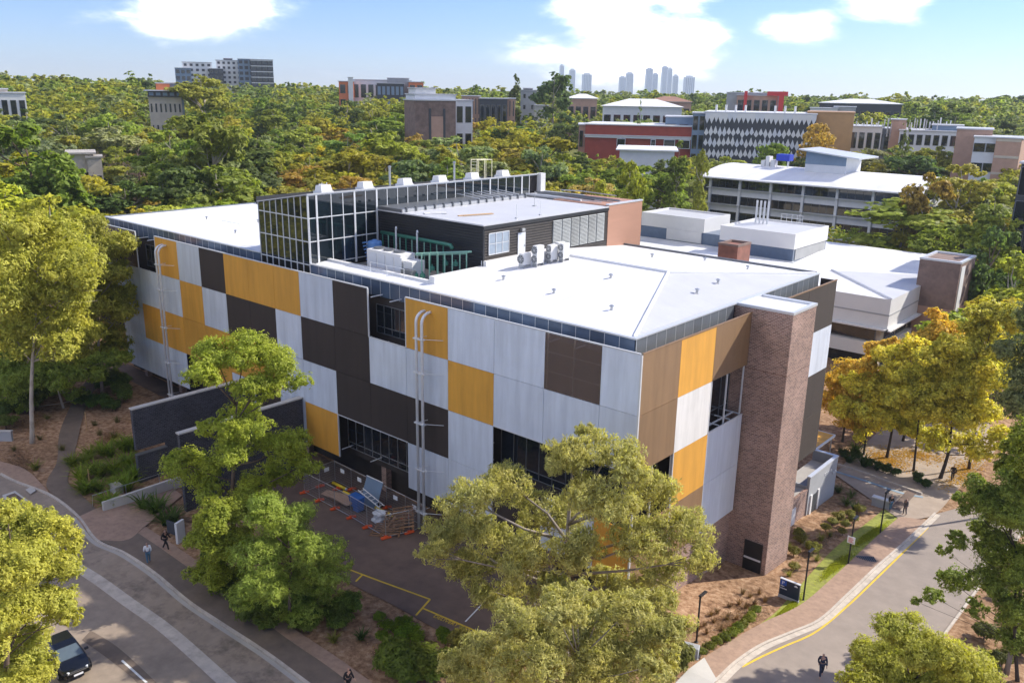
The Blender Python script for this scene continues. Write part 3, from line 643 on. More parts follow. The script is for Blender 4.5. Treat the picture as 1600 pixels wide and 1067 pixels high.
for i in range(3):
    for j in range(2): part(MB(Z0).box(PXR+.03,PXR+.06,9.98+i*.86,10.74+i*.86,2.04+j*.9,2.85+j*.9), 'pane', 'frosted', pr)
dr = part(MB(Z0).box(PXR+.03,PXR+.08,13.7,14.7,1.3,3.45), 'plant_door', 'pale_wall', pr)
part(MB(Z0).box(PXR+.081,PXR+.13,14.55,14.62,2.2,2.35), 'handle', 'steel', pr)
part(MB(Z0).box(PXR+.03,PXR+.3,14.0,14.4,3.6,3.85), 'door_lamp', 'steel', pr)
for i in range(6):
    y0 = 18.6+i*1.37; lv = MB(Z0).box(PXR+.021,PXR+.07,y0,y0+.05,1.35,4.0).box(PXR+.021,PXR+.07,y0+1.28,y0+1.33,1.35,4.0)
    z = 1.35
    while z < 3.95: lv.add([(PXR+.03,y0+.05,z+.08),(PXR+.03,y0+1.28,z+.08),(PXR+.11,y0+1.28,z),(PXR+.11,y0+.05,z),(PXR+.03,y0+.05,z+.1),(PXR+.03,y0+1.28,z+.1),(PXR+.12,y0+1.28,z+.02),(PXR+.12,y0+.05,z+.02)], [(0,1,2,3),(7,6,5,4),(3,2,6,7),(0,3,7,4),(1,5,6,2)]); z += .13
    part(lv, 'louvre', 'zinc_panel', pr)
part(MB(Z0).box(PXR-7,PXR+.05,PYB+.01,33.5,-6,PZT+.15), 'end_wall', 'terracotta', pr)
part(MB(Z0).box(XR,PXR-.2,PYB+.01,33.3,3.0,PZT-.1), 'rear_roof', 'grey_roof', pr)
part(MB(Z0).box(PXR-.3,PXR+.1,PYB,33.55,PZT+.15,PZT+.28).box(XR,PXR-.3,33.3,33.5,3.0,PZT+.1), 'coping', 'flash', pr)
# lean-to glazing between gallery and plant roof
lg = MB(Z0); lg.add([(XR+.07,9.3,4.62),(XR+3.4,9.3,4.66),(XR+3.4,27,4.66),(XR+.07,27,4.62),(XR+3.4,9.3,5.1),(XR+3.4,27,5.1)], [(0,1,2,3),(1,4,5,2)])
part(MB(Z0).box(XR+.07,XR+3.2,9.25,26.8,PZT+.061,PZT+.35), 'lean_to_roof', 'frame_grey', pr)
for y in np.arange(9.8, 26.6, 1.2): part(MB(Z0).box(XR+3.2,XR+3.5,y-.06,y+.06,PZT+.06,PZT+.5), 'rail_bracket', 'frame_grey', pr)
part(MB(Z0).box(XR+3.21,XR+3.4,9.3,26.8,PZT+.07,PZT+.36), 'gutter_rail', 'steel', pr)
for y in np.arange(19.6, 26.6, 1.0): part(MB(Z0).tube([(XR+.2,y,PZT+.75),(XR+3.3,y,PZT+.5)], .05, 6), 'roof_tube', 'frame_white', pr)
# plant deck upstand
part(MB(Z0).box(-22.2,-21.6,3.2,9.2,-.6,1.12).box(-35.4,-22.2,3.2,3.55,-.6,.72), 'deck_upstand', 'white_paint')
part(MB(Z0).box(-35.4,-22.2,3.55,9.3,-.9,-.15), 'deck_floor', 'concrete')
part(MB(Z0).box(-22.2,-21.6,9.25,14.5,.5,1.55), 'roof_kerb', 'white_paint')

# ------------------------------------------------------------------ rooftop equipment
def ac_unit(x, y, z, w, h, face='x', fans=2, lab='', d=.42):
    o = thing('air_conditioner', lab, 'air conditioner', (x, y, Z0+z), 'air conditioners by the plant room')
    mb = MB(Z0)
    mb.box(x-d/2,x+d/2,y-w/2,y+w/2,z+.25,z+.25+h); part(mb, 'casing', 'white_paint', o, bevel=.03)
    part(MB(Z0).box(x-d/2,x+d/2,y-w/2,y-w/2+.08,z-.12,z+.25).box(x-d/2,x+d/2,y+w/2-.08,y+w/2,z-.12,z+.25), 'foot', 'steel', o)
    for i in range(fans):
        zz = z+.25+h*(i+.5)/fans; r = min(w*.36, h/fans*.42)
        if face == 'x': pts = [(x+d/2,y-.08,zz),(x+d/2+.04,y-.08,zz)]
        else: pts = [(x-.04,y-w/2,zz),(x-.04,y-w/2-.04,zz)]
        f = part(MB(Z0).tube(pts, r, 18), 'fan_grille', 'frame_grey', o)
        g2 = MB(Z0)
        for k in range(4):
            a = math.pi*k/4; c, s = math.cos(a)*r, math.sin(a)*r
            p = Vector(pts[1])+(Vector((.008,0,0)) if face == 'x' else Vector((0,-.008,0)))
            if face == 'x': g2.bar(p-Vector((0,c,s)), p+Vector((0,c,s)), .012)
            else: g2.bar(p-Vector((c,0,s)), p+Vector((c,0,s)), .012)
        part(g2, 'guard', 'white_paint', f)
    return o
ac_unit(-18.9, 11.1, 1.22, 1.0, .95, 'y', 1, 'low white air conditioner nearest the plant room door', .5)
ac_unit(-18.2, 12.0, 1.30, .95, 1.5, 'y', 2, 'tall white air conditioner with two stacked fans', .5)
for k, (x, y, h) in enumerate([(-18.6,12.9,.7),(-17.9,13.5,1.3),(-17.3,14.4,1.3),(-18.9,13.8,.7),(-18.2,14.9,1.2)]):
    ac_unit(x, y, rz(y), .9, h, 'y', 2 if h > 1 else 1, 'white air conditioner in the row beyond the tall twin fan unit', .45)
tk = thing('water_tank', 'upright blue cylindrical tank beside the glass gallery', 'tank', (-33.6,7.2,Z0-.75))
mat('tank_blue', (0.10,0.24,0.52), 0.45, 0, .12)
part(MB(Z0).lathe((-33.6,7.2,-.75), [(.66,0),(.66,2.1),(.6,2.22),(.25,2.3),(.2,2.36),(.05,2.37)], 24), 'shell', 'tank_blue', tk, smooth=False)
mb = MB(Z0); rr_ = random.Random(2)
for k in range(7): mb.tube([(-34.2-.1*k%2,6.75,-.6+.3*k),(-34.35,6.9,-.5+.3*k),(-34.2,7.2,-.6+.3*k)], .07, 6)
part(mb, 'hose', 'tank_blue', tk)
ch = thing('chiller', 'large off-white rooftop chiller on the plant deck', 'chiller', (-28.5,5.6,Z0-.75))
part(MB(Z0).box(-31.6,-27.2,4.6,6.3,-.6,1.35).box(-27.2,-25.9,4.7,6.2,-.6,.9), 'casing', 'white_paint', ch, bevel=.04)
part(MB(Z0).box(-31.7,-25.8,4.5,6.4,-.75,-.6), 'base_frame', 'steel', ch)
for x in (-30.9,-29.6,-28.3): part(MB(Z0).lathe((x,5.45,1.35), [(.5,0),(.5,.12),(.42,.14),(.1,.1)], 18), 'fan_ring', 'frame_grey', ch)
for x in (-31.2,-30.1,-29,-27.9): part(MB(Z0).box(x,x+.9,4.56,4.6,-.3,1.1), 'access_panel', 'pale_wall', ch)
part(MB(Z0).box(-26.5,-25.2,4.0,4.5,-.75,.35), 'control_box', 'frame_grey', ch)
pk = thing('pipework', 'green painted pipe rack with valves before the dark plant room', 'pipework', (-28,8,Z0-.75))
mat('green_pipe', (0.035,0.17,0.12), 0.45, 0, .12)
mat('pale_green', (0.20,0.38,0.30), 0.5, 0, .12)
part(MB(Z0).tube([(-34.3,8.6,2.05),(-25.8,8.4,2.05),(-24.9,8.3,2.05),(-24.6,8.2,1.8)], .16, 10), 'main_pipe', 'green_pipe', pk, smooth=True)
for k, x in enumerate(np.linspace(-34, -26, 11)): part(MB(Z0).tube([(x,8.5,2.0),(x,8.5,-.75)], .06, 7), 'riser', 'pale_green' if k % 2 else 'green_pipe', pk)
for k, (x, y) in enumerate([(-25.2,5.2),(-24.7,5.6),(-24.2,6.1),(-23.9,6.6),(-23.5,7.1),(-23.2,7.7),(-22.9,8.2)]):
    part(MB(Z0).tube([(x,y,1.7),(x,y,-.75)], .06, 7), 'riser', 'pale_green', pk)
part(MB(Z0).tube([(-25.6,4.9,1.65),(-22.7,8.6,1.75)], .09, 8), 'header_pipe', 'pale_green', pk)
part(MB(Z0).tube([(-26.4,5.6,1.35),(-23.5,8.9,1.45)], .09, 8), 'header_pipe', 'pale_green', pk)
for x, y, z in ((-24.4,7.2,.5),(-23.6,7.6,.5),(-25,6.2,.1),(-25.3,4.6,-.3),(-24.8,4.9,-.3)):
    part(MB(Z0).lathe((x,y,z), [(.05,0),(.22,.05),(.22,.35),(.08,.4),(.08,.55)], 12), 'valve', 'green_pipe', pk)
for x in (-31.8,-29): part(MB(Z0).tube([(x,8.2,-.7),(x,8.2,2.7),(x+.15,8.1,2.85),(x+.3,8.0,2.7)], .08, 8), 'vent_stack', 'frame_white', pk)
gr_ = thing('guard_rail', 'thin white roof guard rail at the edge of the plant deck', 'railing', (-26,2.5,Z0+.5))
for x in (-28.5,-26.4,-24.3): part(MB(Z0).bar((x,2.4,.4),(x,2.4,1.5),.025), 'post', 'frame_white', gr_)
part(MB(Z0).bar((-28.5,2.4,1.5),(-24.3,2.4,1.5),.025), 'rail', 'frame_white', gr_)
gr_ = thing('guard_rail', 'thin white roof guard rail on the white roof left of the gallery', 'railing', (-56,6.5,Z0+.4))
for x in (-57.5,-55.8,-54.1): part(MB(Z0).bar((x,6,.4),(x,6,1.5),.03), 'post', 'frame_white', gr_)
part(MB(Z0).bar((-57.5,6,1.5),(-54.1,6,1.5),.03), 'rail', 'frame_white', gr_)
for q_ in (tk, ch, pk): q_.location.z += 0.6
# ventilator boxes along the gallery roof
vn = [4.6, 9.4, 14.4, 19.2, 24.0, 28.9]
for i, y in enumerate(vn):
    o = thing('roof_ventilator', 'white box ventilator on the glass gallery roof', 'ventilator', (-37.4,y,Z0+6.3), 'box ventilators on the gallery roof')
    x = -37.4; z = ztop(x)+.09
    mb = MB(Z0).add([(x-.6,y-.6,z),(x+.5,y-.6,z+.2),(x+.5,y+.6,z+.2),(x-.6,y+.6,z),(x-.45,y-.52,z+.7),(x+.35,y-.52,z+.75),(x+.35,y+.52,z+.75),(x-.45,y+.52,z+.7)], [(0,3,2,1),(4,5,6,7),(0,1,5,4),(1,2,6,5),(2,3,7,6),(3,0,4,7)])
    part(mb, 'hood', 'white_paint', o)
    part(MB(Z0).box(x-.65,x+.6,y-.68,y+.68,z-.15,z+.19), 'kerb', 'flash', o)
for y in (13.5, 22.5):
    o = thing('flue', 'thin grey flue pipe standing on the gallery roof', 'flue', (-38.6,y,Z0+6.1), 'flues on the gallery roof')
    part(MB(Z0).tube([(-38.6,y,5.9),(-38.6,y,8.0)], .11, 8), 'pipe', 'steel', o); part(MB(Z0).lathe((-38.6,y,8.0), [(.17,0),(.17,.12),(.02,.2)], 8), 'cowl', 'steel', o)
o = thing('access_ladder', 'cream access ladder cage on the gallery roof', 'ladder', (-39.5,26.5,Z0+6.0))
mat('cream', (0.70,0.66,0.45), .5)
for dx in (0,.9): part(MB(Z0).bar((-39.5+dx,26,5.8),(-39.5+dx,26,8.2),.05), 'stile', 'cream', o)
for z in np.arange(6.2,8.2,.35): part(MB(Z0).bar((-39.5,26,z),(-38.6,26,z),.03), 'rung', 'cream', o)
for y in (27.2,28.4): part(MB(Z0).bar((-39.5,y,5.8),(-39.5,y,8.1),.04).bar((-38.6,y,5.8),(-38.6,y,8.1),.04).bar((-39.5,y,8.1),(-38.6,y,8.1),.04), 'hoop', 'cream', o)
part(MB(Z0).bar((-39.5,26,8.15),(-39.5,28.4,8.1),.04).bar((-38.6,26,8.15),(-38.6,28.4,8.1),.04), 'handrail', 'cream', o)
o = thing('access_ladder', 'white hooped ladder at the rear left end of the glass gallery', 'ladder', (-44,10,Z0+.4))
for y in (9.0,9.6): part(MB(Z0).bar((-43.6,y,.4),(-43.6,y,6.4),.04), 'stile', 'frame_white', o)
for k in range(5):
    z = 4.2+k*.5; pts = [(-43.6,9.0,z)]+[(-43.95-.35*math.sin(a), 9.3-.3*math.cos(a), z) for a in np.linspace(0,math.pi,7)]+[(-43.6,9.6,z)]
    part(MB(Z0).tube(pts, .03, 5), 'hoop', 'frame_white', o)
# cable and pipe runs on the rear roof
pr2 = thing('pipe_run', 'tangle of pipes and cable trays on the rear roof beside the brick end wall', 'pipes', (-27,30,Z0+4.6))
rr_ = random.Random(8)
for k in range(16):
    y = 27.8+k*.34; x0 = -34.5+rr_.uniform(0,3); x1 = -23+rr_.uniform(-3,.3); z = PZT+.05+rr_.uniform(0,.4)
    part(MB(Z0).tube([(x0,y,z),(x0+(x1-x0)*.4,y+rr_.uniform(-.1,.1),z+rr_.uniform(0,.15)),(x1,y,z)], rr_.uniform(.05,.13), 6), 'pipe', rr_.choice(['steel','frame_grey','frame_grey','frame_white']), pr2)
for x in (-33,-30,-27,-24): part(MB(Z0).box(x-.08,x+.08,27.7,33.2,PZT-.1,PZT+.06), 'sleeper', 'frame_grey', pr2)
o = thing('timber_plank', 'orange timber plank lying on the grey plant room roof', 'plank', (-27,12.5,Z0+4.6))
part(MB(Z0).obox((-26.6,13.2),(.28,.96),1.8,.17,PZT+.062,PZT+.12), 'board', mat('pine', (.52,.32,.14), .7, 0, .15, 2), o)
part(MB(Z0).obox((-26.2,13.1),(.30,.955),1.5,.1,PZT+.121,PZT+.17), 'board', 'pine', o)
o = thing('roof_sheet', 'white folded sheet lying on the plant roof near the gallery', 'sheet', (-29.5,11,Z0+4.6))
part(MB(Z0).obox((-29.6,11.0),(.5,.866),1.0,.4,PZT+.062,PZT+.13).obox((-29.4,11.3),(.7,.71),.7,.3,PZT+.131,PZT+.17), 'sheet', 'white_paint', o)
for (x, y) in ((-22.6,14.2),(-22.6,17.5)):
    o = thing('antenna', 'thin aerial mast on the plant room roof edge', 'antenna', (x,y,Z0+PZT), 'aerials on the plant room')
    part(MB(Z0).bar((x,y,PZT),(x,y,PZT+1.3),.025), 'mast', 'frame_white', o); part(MB(Z0).box(x-.1,x+.1,y-.1,y+.1,PZT+.06,PZT+.15), 'foot', 'steel', o)
o = thing('antenna', 'thin mast with wire in the middle of the plant roof', 'antenna', (-27,22,Z0+PZT)); part(MB(Z0).bar((-27,22,PZT),(-27,22,PZT+1.5),.03), 'mast', 'steel', o); part(MB(Z0).box(-27.15,-26.85,21.85,22.15,PZT+.06,PZT+.16), 'foot', 'steel', o)
# ------------------------------------------------------------------ neighbouring buildings
# white-roofed block beyond the short face
NB = thing('campus_building', 'white roofed low building with brick end tower behind autumn trees', 'building', (-36, 100, T(-36,100)))
class MN(MB):
    # this block stands 1.4 times as far off as the plan it was first drawn on
    def add(s, vs, fs): return MB.add(s, [(CAM[0]+(a-CAM[0])*1.4, CAM[1]+(b-CAM[1])*1.4, (CAM[2]-Z0)+(c-CAM[2]+Z0)*1.4) for a, b, c in vs], fs)
def np_(mb, name, m, parent=None, **k): return mb.build(name, MAT[m], NB if parent is None else parent, **k)
np_(MN(Z0).box(-46, -.2, 46, 76, -24, -5.4), 'wall', 'tan_wall')
np_(MN(Z0).box(-46.2, .6, 45.1, 45.9, -7.1, -4.05).box(-.3, .6, 45.9, 55, -7.1, -4.05), 'fascia', 'white_paint')
np_(MN(Z0).box(-46.2,.63,45.06,45.1,-5.75,-5.62).box(.6,.64,45.1,55,-5.75,-5.62), 'groove_shade_strip', 'grey_wall')  # raised grey strips, a groove's line of shade put into their colour
np_(MN(Z0).box(-46.3, .8, 44.6, 45.09, -7.25, -7.1).box(.605, 1.1, 44.6, 55, -7.25, -7.1), 'sunshade', 'white_paint')
r_ = np_(MN(Z0).add([(-46.2,45.1,-4.05),(.6,45.1,-4.05),(-9,54,-3.7),(-14,59,-4.5),(-46.2,59,-4.5),(.6,62,-4.05),(.6,76,-4.05),(-46.2,76,-4.05)], [(0,1,2,3,4),(4,3,2,5,6,7)]), 'roof', 'white_roof')
np_(MN(Z0).add([(.6,45.1,-4.05),(.6,62,-4.05),(-9,54,-3.7)], [(0,1,2)]), 'hip_roof', 'grey_roof')
np_(MN(Z0).tube([(.55,45.15,-4.0),(-9,54,-3.64)], .14, 6), 'ridge_cap', 'white_roof', r_)
for fl in range(4):
    zt = -7.3-fl*2.9
    for i, (a, b) in enumerate(seq(-30, -.6, 4.9)):
        w_ = np_(MN(Z0).box(a+.1, b-.1, 45.85, 45.96, zt-1.5, zt-.05), 'window', 'frame_grey'); np_(MN(Z0).box(a+.18, b-.18, 45.82, 45.86, zt-1.42, zt-.12), 'pane', 'dark_glass', w_)
    for i, (a, b) in enumerate(seq(46.5, 54, 3.7)):
        w_ = np_(MN(Z0).box(-.25, -.14, a+.4, b-.1, zt-1.5, zt-.05), 'window', 'frame_grey'); np_(MN(Z0).box(-.15, -.11, a+.5, b-.2, zt-1.42, zt-.12), 'pane', 'dark_glass', w_)
    np_(MN(Z0).box(-46, .3, 45.2, 45.84, zt-2.9, zt-1.55).box(-.14, .35, 45.9, 54.5, zt-2.9, zt-1.55), 'spandrel', 'white_paint')
et = np_(MN(Z0).box(0.1, 4.2, 54.6, 60.4, -6.2, -1.2), 'end_tower', 'soot_brick')
np_(MN(Z0).box(0.12, 4.18, 54.62, 60.38, -24, -6.21), 'tower_shaft', 'pink_brick', et)
np_(MN(Z0).box(4.181, 4.26, 55.0, 56.4, -24, -1.6), 'tower_rib', 'white_paint', et)
np_(MN(Z0).box(0.05,4.25,54.55,54.9,-1.2,-1.0).box(0.05,4.25,60.1,60.45,-1.2,-1.0).box(.05,.4,54.9,60.1,-1.2,-1.003).box(3.9,4.25,54.9,60.1,-1.2,-1.003), 'coping', 'flash', et)
for nm, (x0,x1,y0,y1) in dict(a=(-40.3,-30.2,62.4,69.8), b=(-26,-15.8,59,69.5)).items():
    bx_ = np_(MN(Z0).box(x0,x1,y0,y1,-2.8,-1.2), 'roof_house', 'white_paint')
    np_(MN(Z0).box(x0,x1,y0,y0+.25,-1.2,-.9).box(x0,x1,y1-.25,y1,-1.2,-.9).box(x0,x0+.25,y0+.25,y1-.25,-1.2,-.902).box(x1-.25,x1,y0+.25,y1-.25,-1.2,-.902), 'parapet', 'white_paint', bx_)
    np_(MN(Z0).box(x0+.25,x1-.25,y0+.25,y1-.25,-1.199,-1.12), 'top', 'grey_roof', bx_)
np_(MN(Z0).box(-25.8,-15.9,59.1,69.4,-4.6,-2.8), 'clerestory', 'navy_panel')
np_(MN(Z0).box(-47,-25.9,62.5,70.4,-4.6,-2.8), 'clerestory', 'navy_panel'); np_(MN(Z0).box(-36,-30.5,62.3,62.5,-4.3,-2.8), 'blank_panel', 'white_paint')
np_(MN(Z0).box(-15.89,-15.82,59.6,69.0,-4.2,-2.9), 'clerestory_louvre', 'grey_wall')
np_(MN(Z0).box(-26.2,-15.6,58.8,59.09,-4.6,-4.3), 'sill_rail', 'flash')
ck = np_(MN(Z0).box(-19.85,-17.4,47,50.2,-5,-1.25), 'chimney', 'chimney_brick'); np_(MN(Z0).box(-19.9,-17.35,46.95,47.2,-1.25,-1.0).box(-19.9,-17.35,50,50.25,-1.25,-1.0).box(-19.9,-19.65,47.2,50,-1.25,-1.003).box(-17.6,-17.35,47.2,50,-1.25,-1.003), 'coping', 'soot_brick', ck)
for k in range(4): np_(MN(Z0).tube([(-24.5+.55*k,66,-1.2),(-24.5+.55*k,66,1.9)], .14, 8), 'flue', 'frame_white')
ra = MN(Z0)
for x in np.arange(-22.2,-18.5,.75): ra.bar((x,68.9,-1),(x,68.9,.1),.03)
ra.bar((-22.2,68.9,.1),(-19.2,68.9,.1),.03).bar((-22.2,68.9,-.4),(-19.2,68.9,-.4),.03); np_(ra, 'roof_rail', 'frame_white')
# pale office with barrel roof
NC = thing('pale_office', 'pale office block with long curved metal roof and ribbon windows', 'building', (-56, 170, T(-56,160)))
def nc_(mb, name, m, parent=None): return mb.build(name, MAT[m], NC if parent is None else parent)
X0, X1, Y0, Y1 = -80.5, -31.5, 157, 186
nc_(MB(Z0).box(X0, X1, Y0+.3, Y1, -26, -5.0), 'wall', 'pale_wall')
V = []; n = 14
for x in (X0-2.6, X1+2.6):
    for i in range(n+1):
        y = Y0-2.2+(Y1+4.4-Y0)*i/n; V.append((x, y, -4.3+2.4*math.sin(math.pi*i/n)))
V2 = [(a,b,c-.3) for a,b,c in V]; m_ = n+1
rb = MB(Z0).add(V+V2, [(i,m_+i,m_+i+1,i+1) for i in range(n)]+[(2*m_+i+1,3*m_+i+1,3*m_+i,2*m_+i) for i in range(n)]+[(0,2*m_,3*m_,m_),(n,m_+n,3*m_+n,2*m_+n)]+[(i,i+1,2*m_+i+1,2*m_+i) for i in range(n)]+[(m_+i+1,m_+i,3*m_+i,3*m_+i+1) for i in range(n)])
nc_(rb, 'curved_roof', 'white_roof')
for fl in range(4):
    zt = -4.9-fl*3.95
    for i, (a, b) in enumerate(seq(X0, X1, 8.2)):
        w_ = nc_(MB(Z0).box(a+.35, b-.35, Y0+.18, Y0+.3, zt-2.1, zt), 'window', 'frame_grey')
        for k in range(4):
            aa = a+.4+(b-a-.8)*k/4; nc_(MB(Z0).box(aa+.05, aa+(b-a-.8)/4-.05, Y0+.14, Y0+.19, zt-2.0, zt-.08), 'pane', 'dark_glass', w_)
    nc_(MB(Z0).box(X0-.9, X1+.9, Y0-.6, Y0+.1, zt-2.25, zt-2.13), 'sunshade', 'flash')
    for i, (a, b) in enumerate(seq(Y0+1, Y1-1, 9)):
        w_ = nc_(MB(Z0).box(X1, X1+.1, a+.5, b-.5, zt-2.1, zt), 'window', 'frame_grey'); nc_(MB(Z0).box(X1+.1, X1+.14, a+.6, b-.6, zt-2.0, zt-.1), 'pane', 'dark_glass', w_)
for a, b in seq(X0, X1, 8.2)+[(X1, X1)]: nc_(MB(Z0).box(a-.3, a+.3, Y0-.25, Y0+.17, -26, -4.6), 'column', 'pale_wall')
ph = nc_(MB(Z0).box(-60,-50,166,176,-3,2.0), 'penthouse', 'pale_wall'); nc_(MB(Z0).box(-60.02,-49.98,165.98,166.0,-.4,2.0), 'blue_band', 'blue_grey', ph)
nc_(MB(Z0).add([(-61.5,164.5,2.9),(-46.5,164.5,1.4),(-46.5,177.5,1.4),(-61.5,177.5,2.9),(-61.5,164.5,3.2),(-46.5,164.5,1.7),(-46.5,177.5,1.7),(-61.5,177.5,3.2)], [(0,3,2,1),(4,5,6,7),(0,1,5,4),(1,2,6,5),(2,3,7,6),(3,0,4,7)]), 'skillion_roof', 'flash', ph)
nc_(MB(Z0).add([(-60,166,2),(-50,166,2),(-50,176,2),(-60,176,2),(-60,166,2.75),(-50,166,1.75),(-50,176,1.75),(-60,176,2.75)], [(0,1,5,4),(1,2,6,5),(2,3,7,6),(3,0,4,7)]), 'penthouse_top', 'blue_grey', ph)
o = thing('cooling_unit', 'white and blue cooling equipment on the curved metal roof', 'cooling unit', (-70,170,Z0-2))
mat('cobalt', (0.02,0.05,0.45), .5)
mb = MB(Z0)
for x, h in ((-73,1.5),(-71.8,2.6),(-70.4,1.8)): mb = part(MB(Z0).box(x,x+1.0,169,171,-2.2,-2+h), 'casing', 'white_paint', o)
part(MB(Z0).box(-69,-65.5,169,171.5,-.3,1.3), 'blue_tank', 'cobalt', o)
for x in (-68.8,-66,-65.7): part(MB(Z0).box(x,x+.15,169.1,169.25,-2.2,-.3), 'leg', 'frame_white', o)

# ------------------------------------------------------------------ buildings further off
def facing(u, Rd, turn=0.0, v=None):
    x, y = AT(u, Rd, v); d = np.array([x-CAM[0], y-CAM[1]]); d /= np.linalg.norm(d); a = np.array([d[1], -d[0]])
    c, s = math.cos(turn), math.sin(turn); return np.array([x, y]), np.array([a[0]*c-a[1]*s, a[0]*s+a[1]*c])
def far_block(th, u0, u1, vt, Rd, m, depth=14, turn=0.0, zb=None, roofm='grey_roof', rows=0, cols=0, wm='dark_glass', wfrac=(.7,.6), side=0, name='block', band=None, vb=None, overhang=0.3):
    c, ax = facing((u0+u1)/2, Rd, turn, vt); k = Rd/FPX*1.0/max(.3, math.cos(turn)); hw = (u1-u0)/2*k/ (1-abs(0))
    ay = np.array([-ax[1], ax[0]]); zt = ZAT((u0+u1)/2, vt, *c); zb = (T(*c)-3) if zb is None else zb
    if vb is not None: zb = ZAT((u0+u1)/2, vb, *c)
    cc = c+ay*depth/2
    b = MB().obox(cc, ax, hw, depth/2, zb, zt).build(name, MAT[m], th)
    MB().obox(cc, ax, hw+overhang, depth/2+overhang, zt+.01, zt+.35).build('roof_slab', MAT[roofm], th)
    zg = max(zb, T(*c)); H_ = zt-zg
    if band:
        for i in range(rows): MB().obox(c-ay*.06, ax, hw-.1, .05, zg+H_*(i+.82)/rows, zg+H_*(i+.97)/rows).build('band', MAT[band], th)
    for i in range(rows):
        for j in range(cols):
            pc = c-ay*.02+ax*(-hw+2*hw*(j+.5)/cols); w2 = hw/cols*wfrac[0]; z0 = zg+H_*(i+.5-wfrac[1]/2)/rows; z1 = zg+H_*(i+.5+wfrac[1]/2)/rows
            f = MB().obox(pc, ax, w2, .08, z0, z1).build('window', MAT['frame_grey'], th)
            MB().obox(pc-ay*.07, ax, w2-.12, .04, z0+.1, z1-.1).build('pane', MAT[wm], f)
        for j in range(side):
            sg = 1 if turn > 0 else -1
            pc = c+ay*(depth*(j+.5)/side)+ax*(hw+.02)*sg; w2 = depth/2/side*wfrac[0]; z0 = zg+H_*(i+.5-wfrac[1]/2)/rows; z1 = zg+H_*(i+.5+wfrac[1]/2)/rows
            f = MB().obox(pc, ay, w2, .08, z0, z1).build('window', MAT['frame_grey'], th)
            MB().obox(pc+ax*sg*.07, ay, w2-.12, .04, z0+.1, z1-.1).build('pane', MAT[wm], f)
    return c, ax, ay, hw, zb, zt
def far(name, label, u, Rd, cat='building', group=None): x, y = AT(u, Rd); return thing(name, label, cat, (x, y, T(x, y)), group)
# apartment blocks on the ridge
t_ = far('apartment_block', 'white and navy apartment block with dark end wing on the wooded ridge', 300, 640)
far_block(t_, 275, 296, 107, 640, 'blue_grey', 14, rows=6, cols=3); far_block(t_, 288, 327, 98, 648, 'white_paint', 16, rows=9, cols=5, wm='charcoal', wfrac=(.5,.5))
t_ = far('apartment_block', 'tallest white apartment block between two others on the wooded ridge', 350, 650)
far_block(t_, 328, 347, 108, 640, 'charcoal', 12, rows=7, cols=3); far_block(t_, 340, 374, 95, 650, 'white_paint', 16, rows=10, cols=5, wm='charcoal', wfrac=(.5,.5)); far_block(t_, 350, 362, 92, 660, 'charcoal', 8)
t_ = far('apartment_block', 'navy and white apartment block with balconies at the end of the ridge', 400, 640)
far_block(t_, 373, 395, 93, 645, 'blue_grey', 16, rows=9, cols=3, wm='charcoal'); far_block(t_, 393, 424, 94, 640, 'charcoal', 16, rows=9, cols=4, wm='sky_glass', band='white_paint')
t_ = far('glass_fronted_office', 'cream office with dark glazed upper floor and red roof box', 256, 330)
far_block(t_, 235, 280, 143, 330, 'charcoal', 14, roofm='pale_wall', vb=152, rows=1, cols=5, wm='blue_grey', overhang=1.2); far_block(t_, 236, 279, 152.3, 331, 'tan_wall', 12, rows=3, cols=7, wfrac=(.4,.4)); far_block(t_, 245, 263, 131, 338, 'orange_wall', 6); far_block(t_, 262, 283, 131, 340, 'blue_grey', 6)
t_ = far('orange_building', 'terracotta and glass institute building showing above the trees', 596, 470)
far_block(t_, 530, 552, 128, 470, 'orange_wall', 14, rows=3, cols=2); far_block(t_, 544, 551, 122, 468, 'white_paint', 6); far_block(t_, 553, 640, 126, 480, 'pale_wall', 14, rows=2, cols=8, wm='sky_glass'); far_block(t_, 590, 630, 131, 466, 'charcoal', 8, rows=3, cols=6, wm='blue_grey'); far_block(t_, 606, 638, 123, 478, 'grey_wall', 10); far_block(t_, 639, 661, 129, 468, 'orange_wall', 12, rows=3, cols=2)
t_ = far('brick_tower_block', 'square brown brick tower with two slots and white plant boxes on top', 690, 265)
c, ax, ay, hw, zb, zt = far_block(t_, 650, 711, 158, 265, 'soot_brick', 13, turn=0.28)
for dx in (-.28, .42):
    pc = c-ay*.05+ax*hw*dx; MB().obox(pc, ax, .35, .12, zb+2, zt-2.2).build('slot', MAT['charcoal'], t_)
MB().obox(c-ay*.04+ax*hw*.07, ax, hw*.32, .06, zb+2, zt-4.5).build('inset_panel', MAT['pink_brick'], t_)
far_block(t_, 650, 711, 149, 267, 'pale_wall', 11, turn=.28, vb=157.5); far_block(t_, 650, 680, 139, 268, 'white_paint', 8, turn=.28, vb=150)
far_block(t_, 712, 738, 158, 285, 'pale_wall', 16, turn=.28, rows=3, cols=2, side=2)
t_ = far('ribbed_building', 'pink ribbed concrete building with a dark green glazed wing', 760, 345)
far_block(t_, 722, 750, 151, 345, 'pink_brick', 12, rows=3, cols=6, wfrac=(.3,.8)); far_block(t_, 750, 792, 155, 340, 'charcoal', 14, rows=2, cols=5, wm='sky_glass'); far_block(t_, 789, 805, 155, 345, 'pink_brick', 12, rows=3, cols=3, wfrac=(.3,.8))
t_ = far('grey_stair_block', 'tall grey stair block beside a big dark tree', 826, 380)
far_block(t_, 814, 838, 142, 380, 'grey_wall', 10, rows=5, cols=2, wfrac=(.3,.4)); far_block(t_, 818, 832, 139, 382, 'charcoal', 5); far_block(t_, 836, 856, 166, 370, 'white_paint', 8)
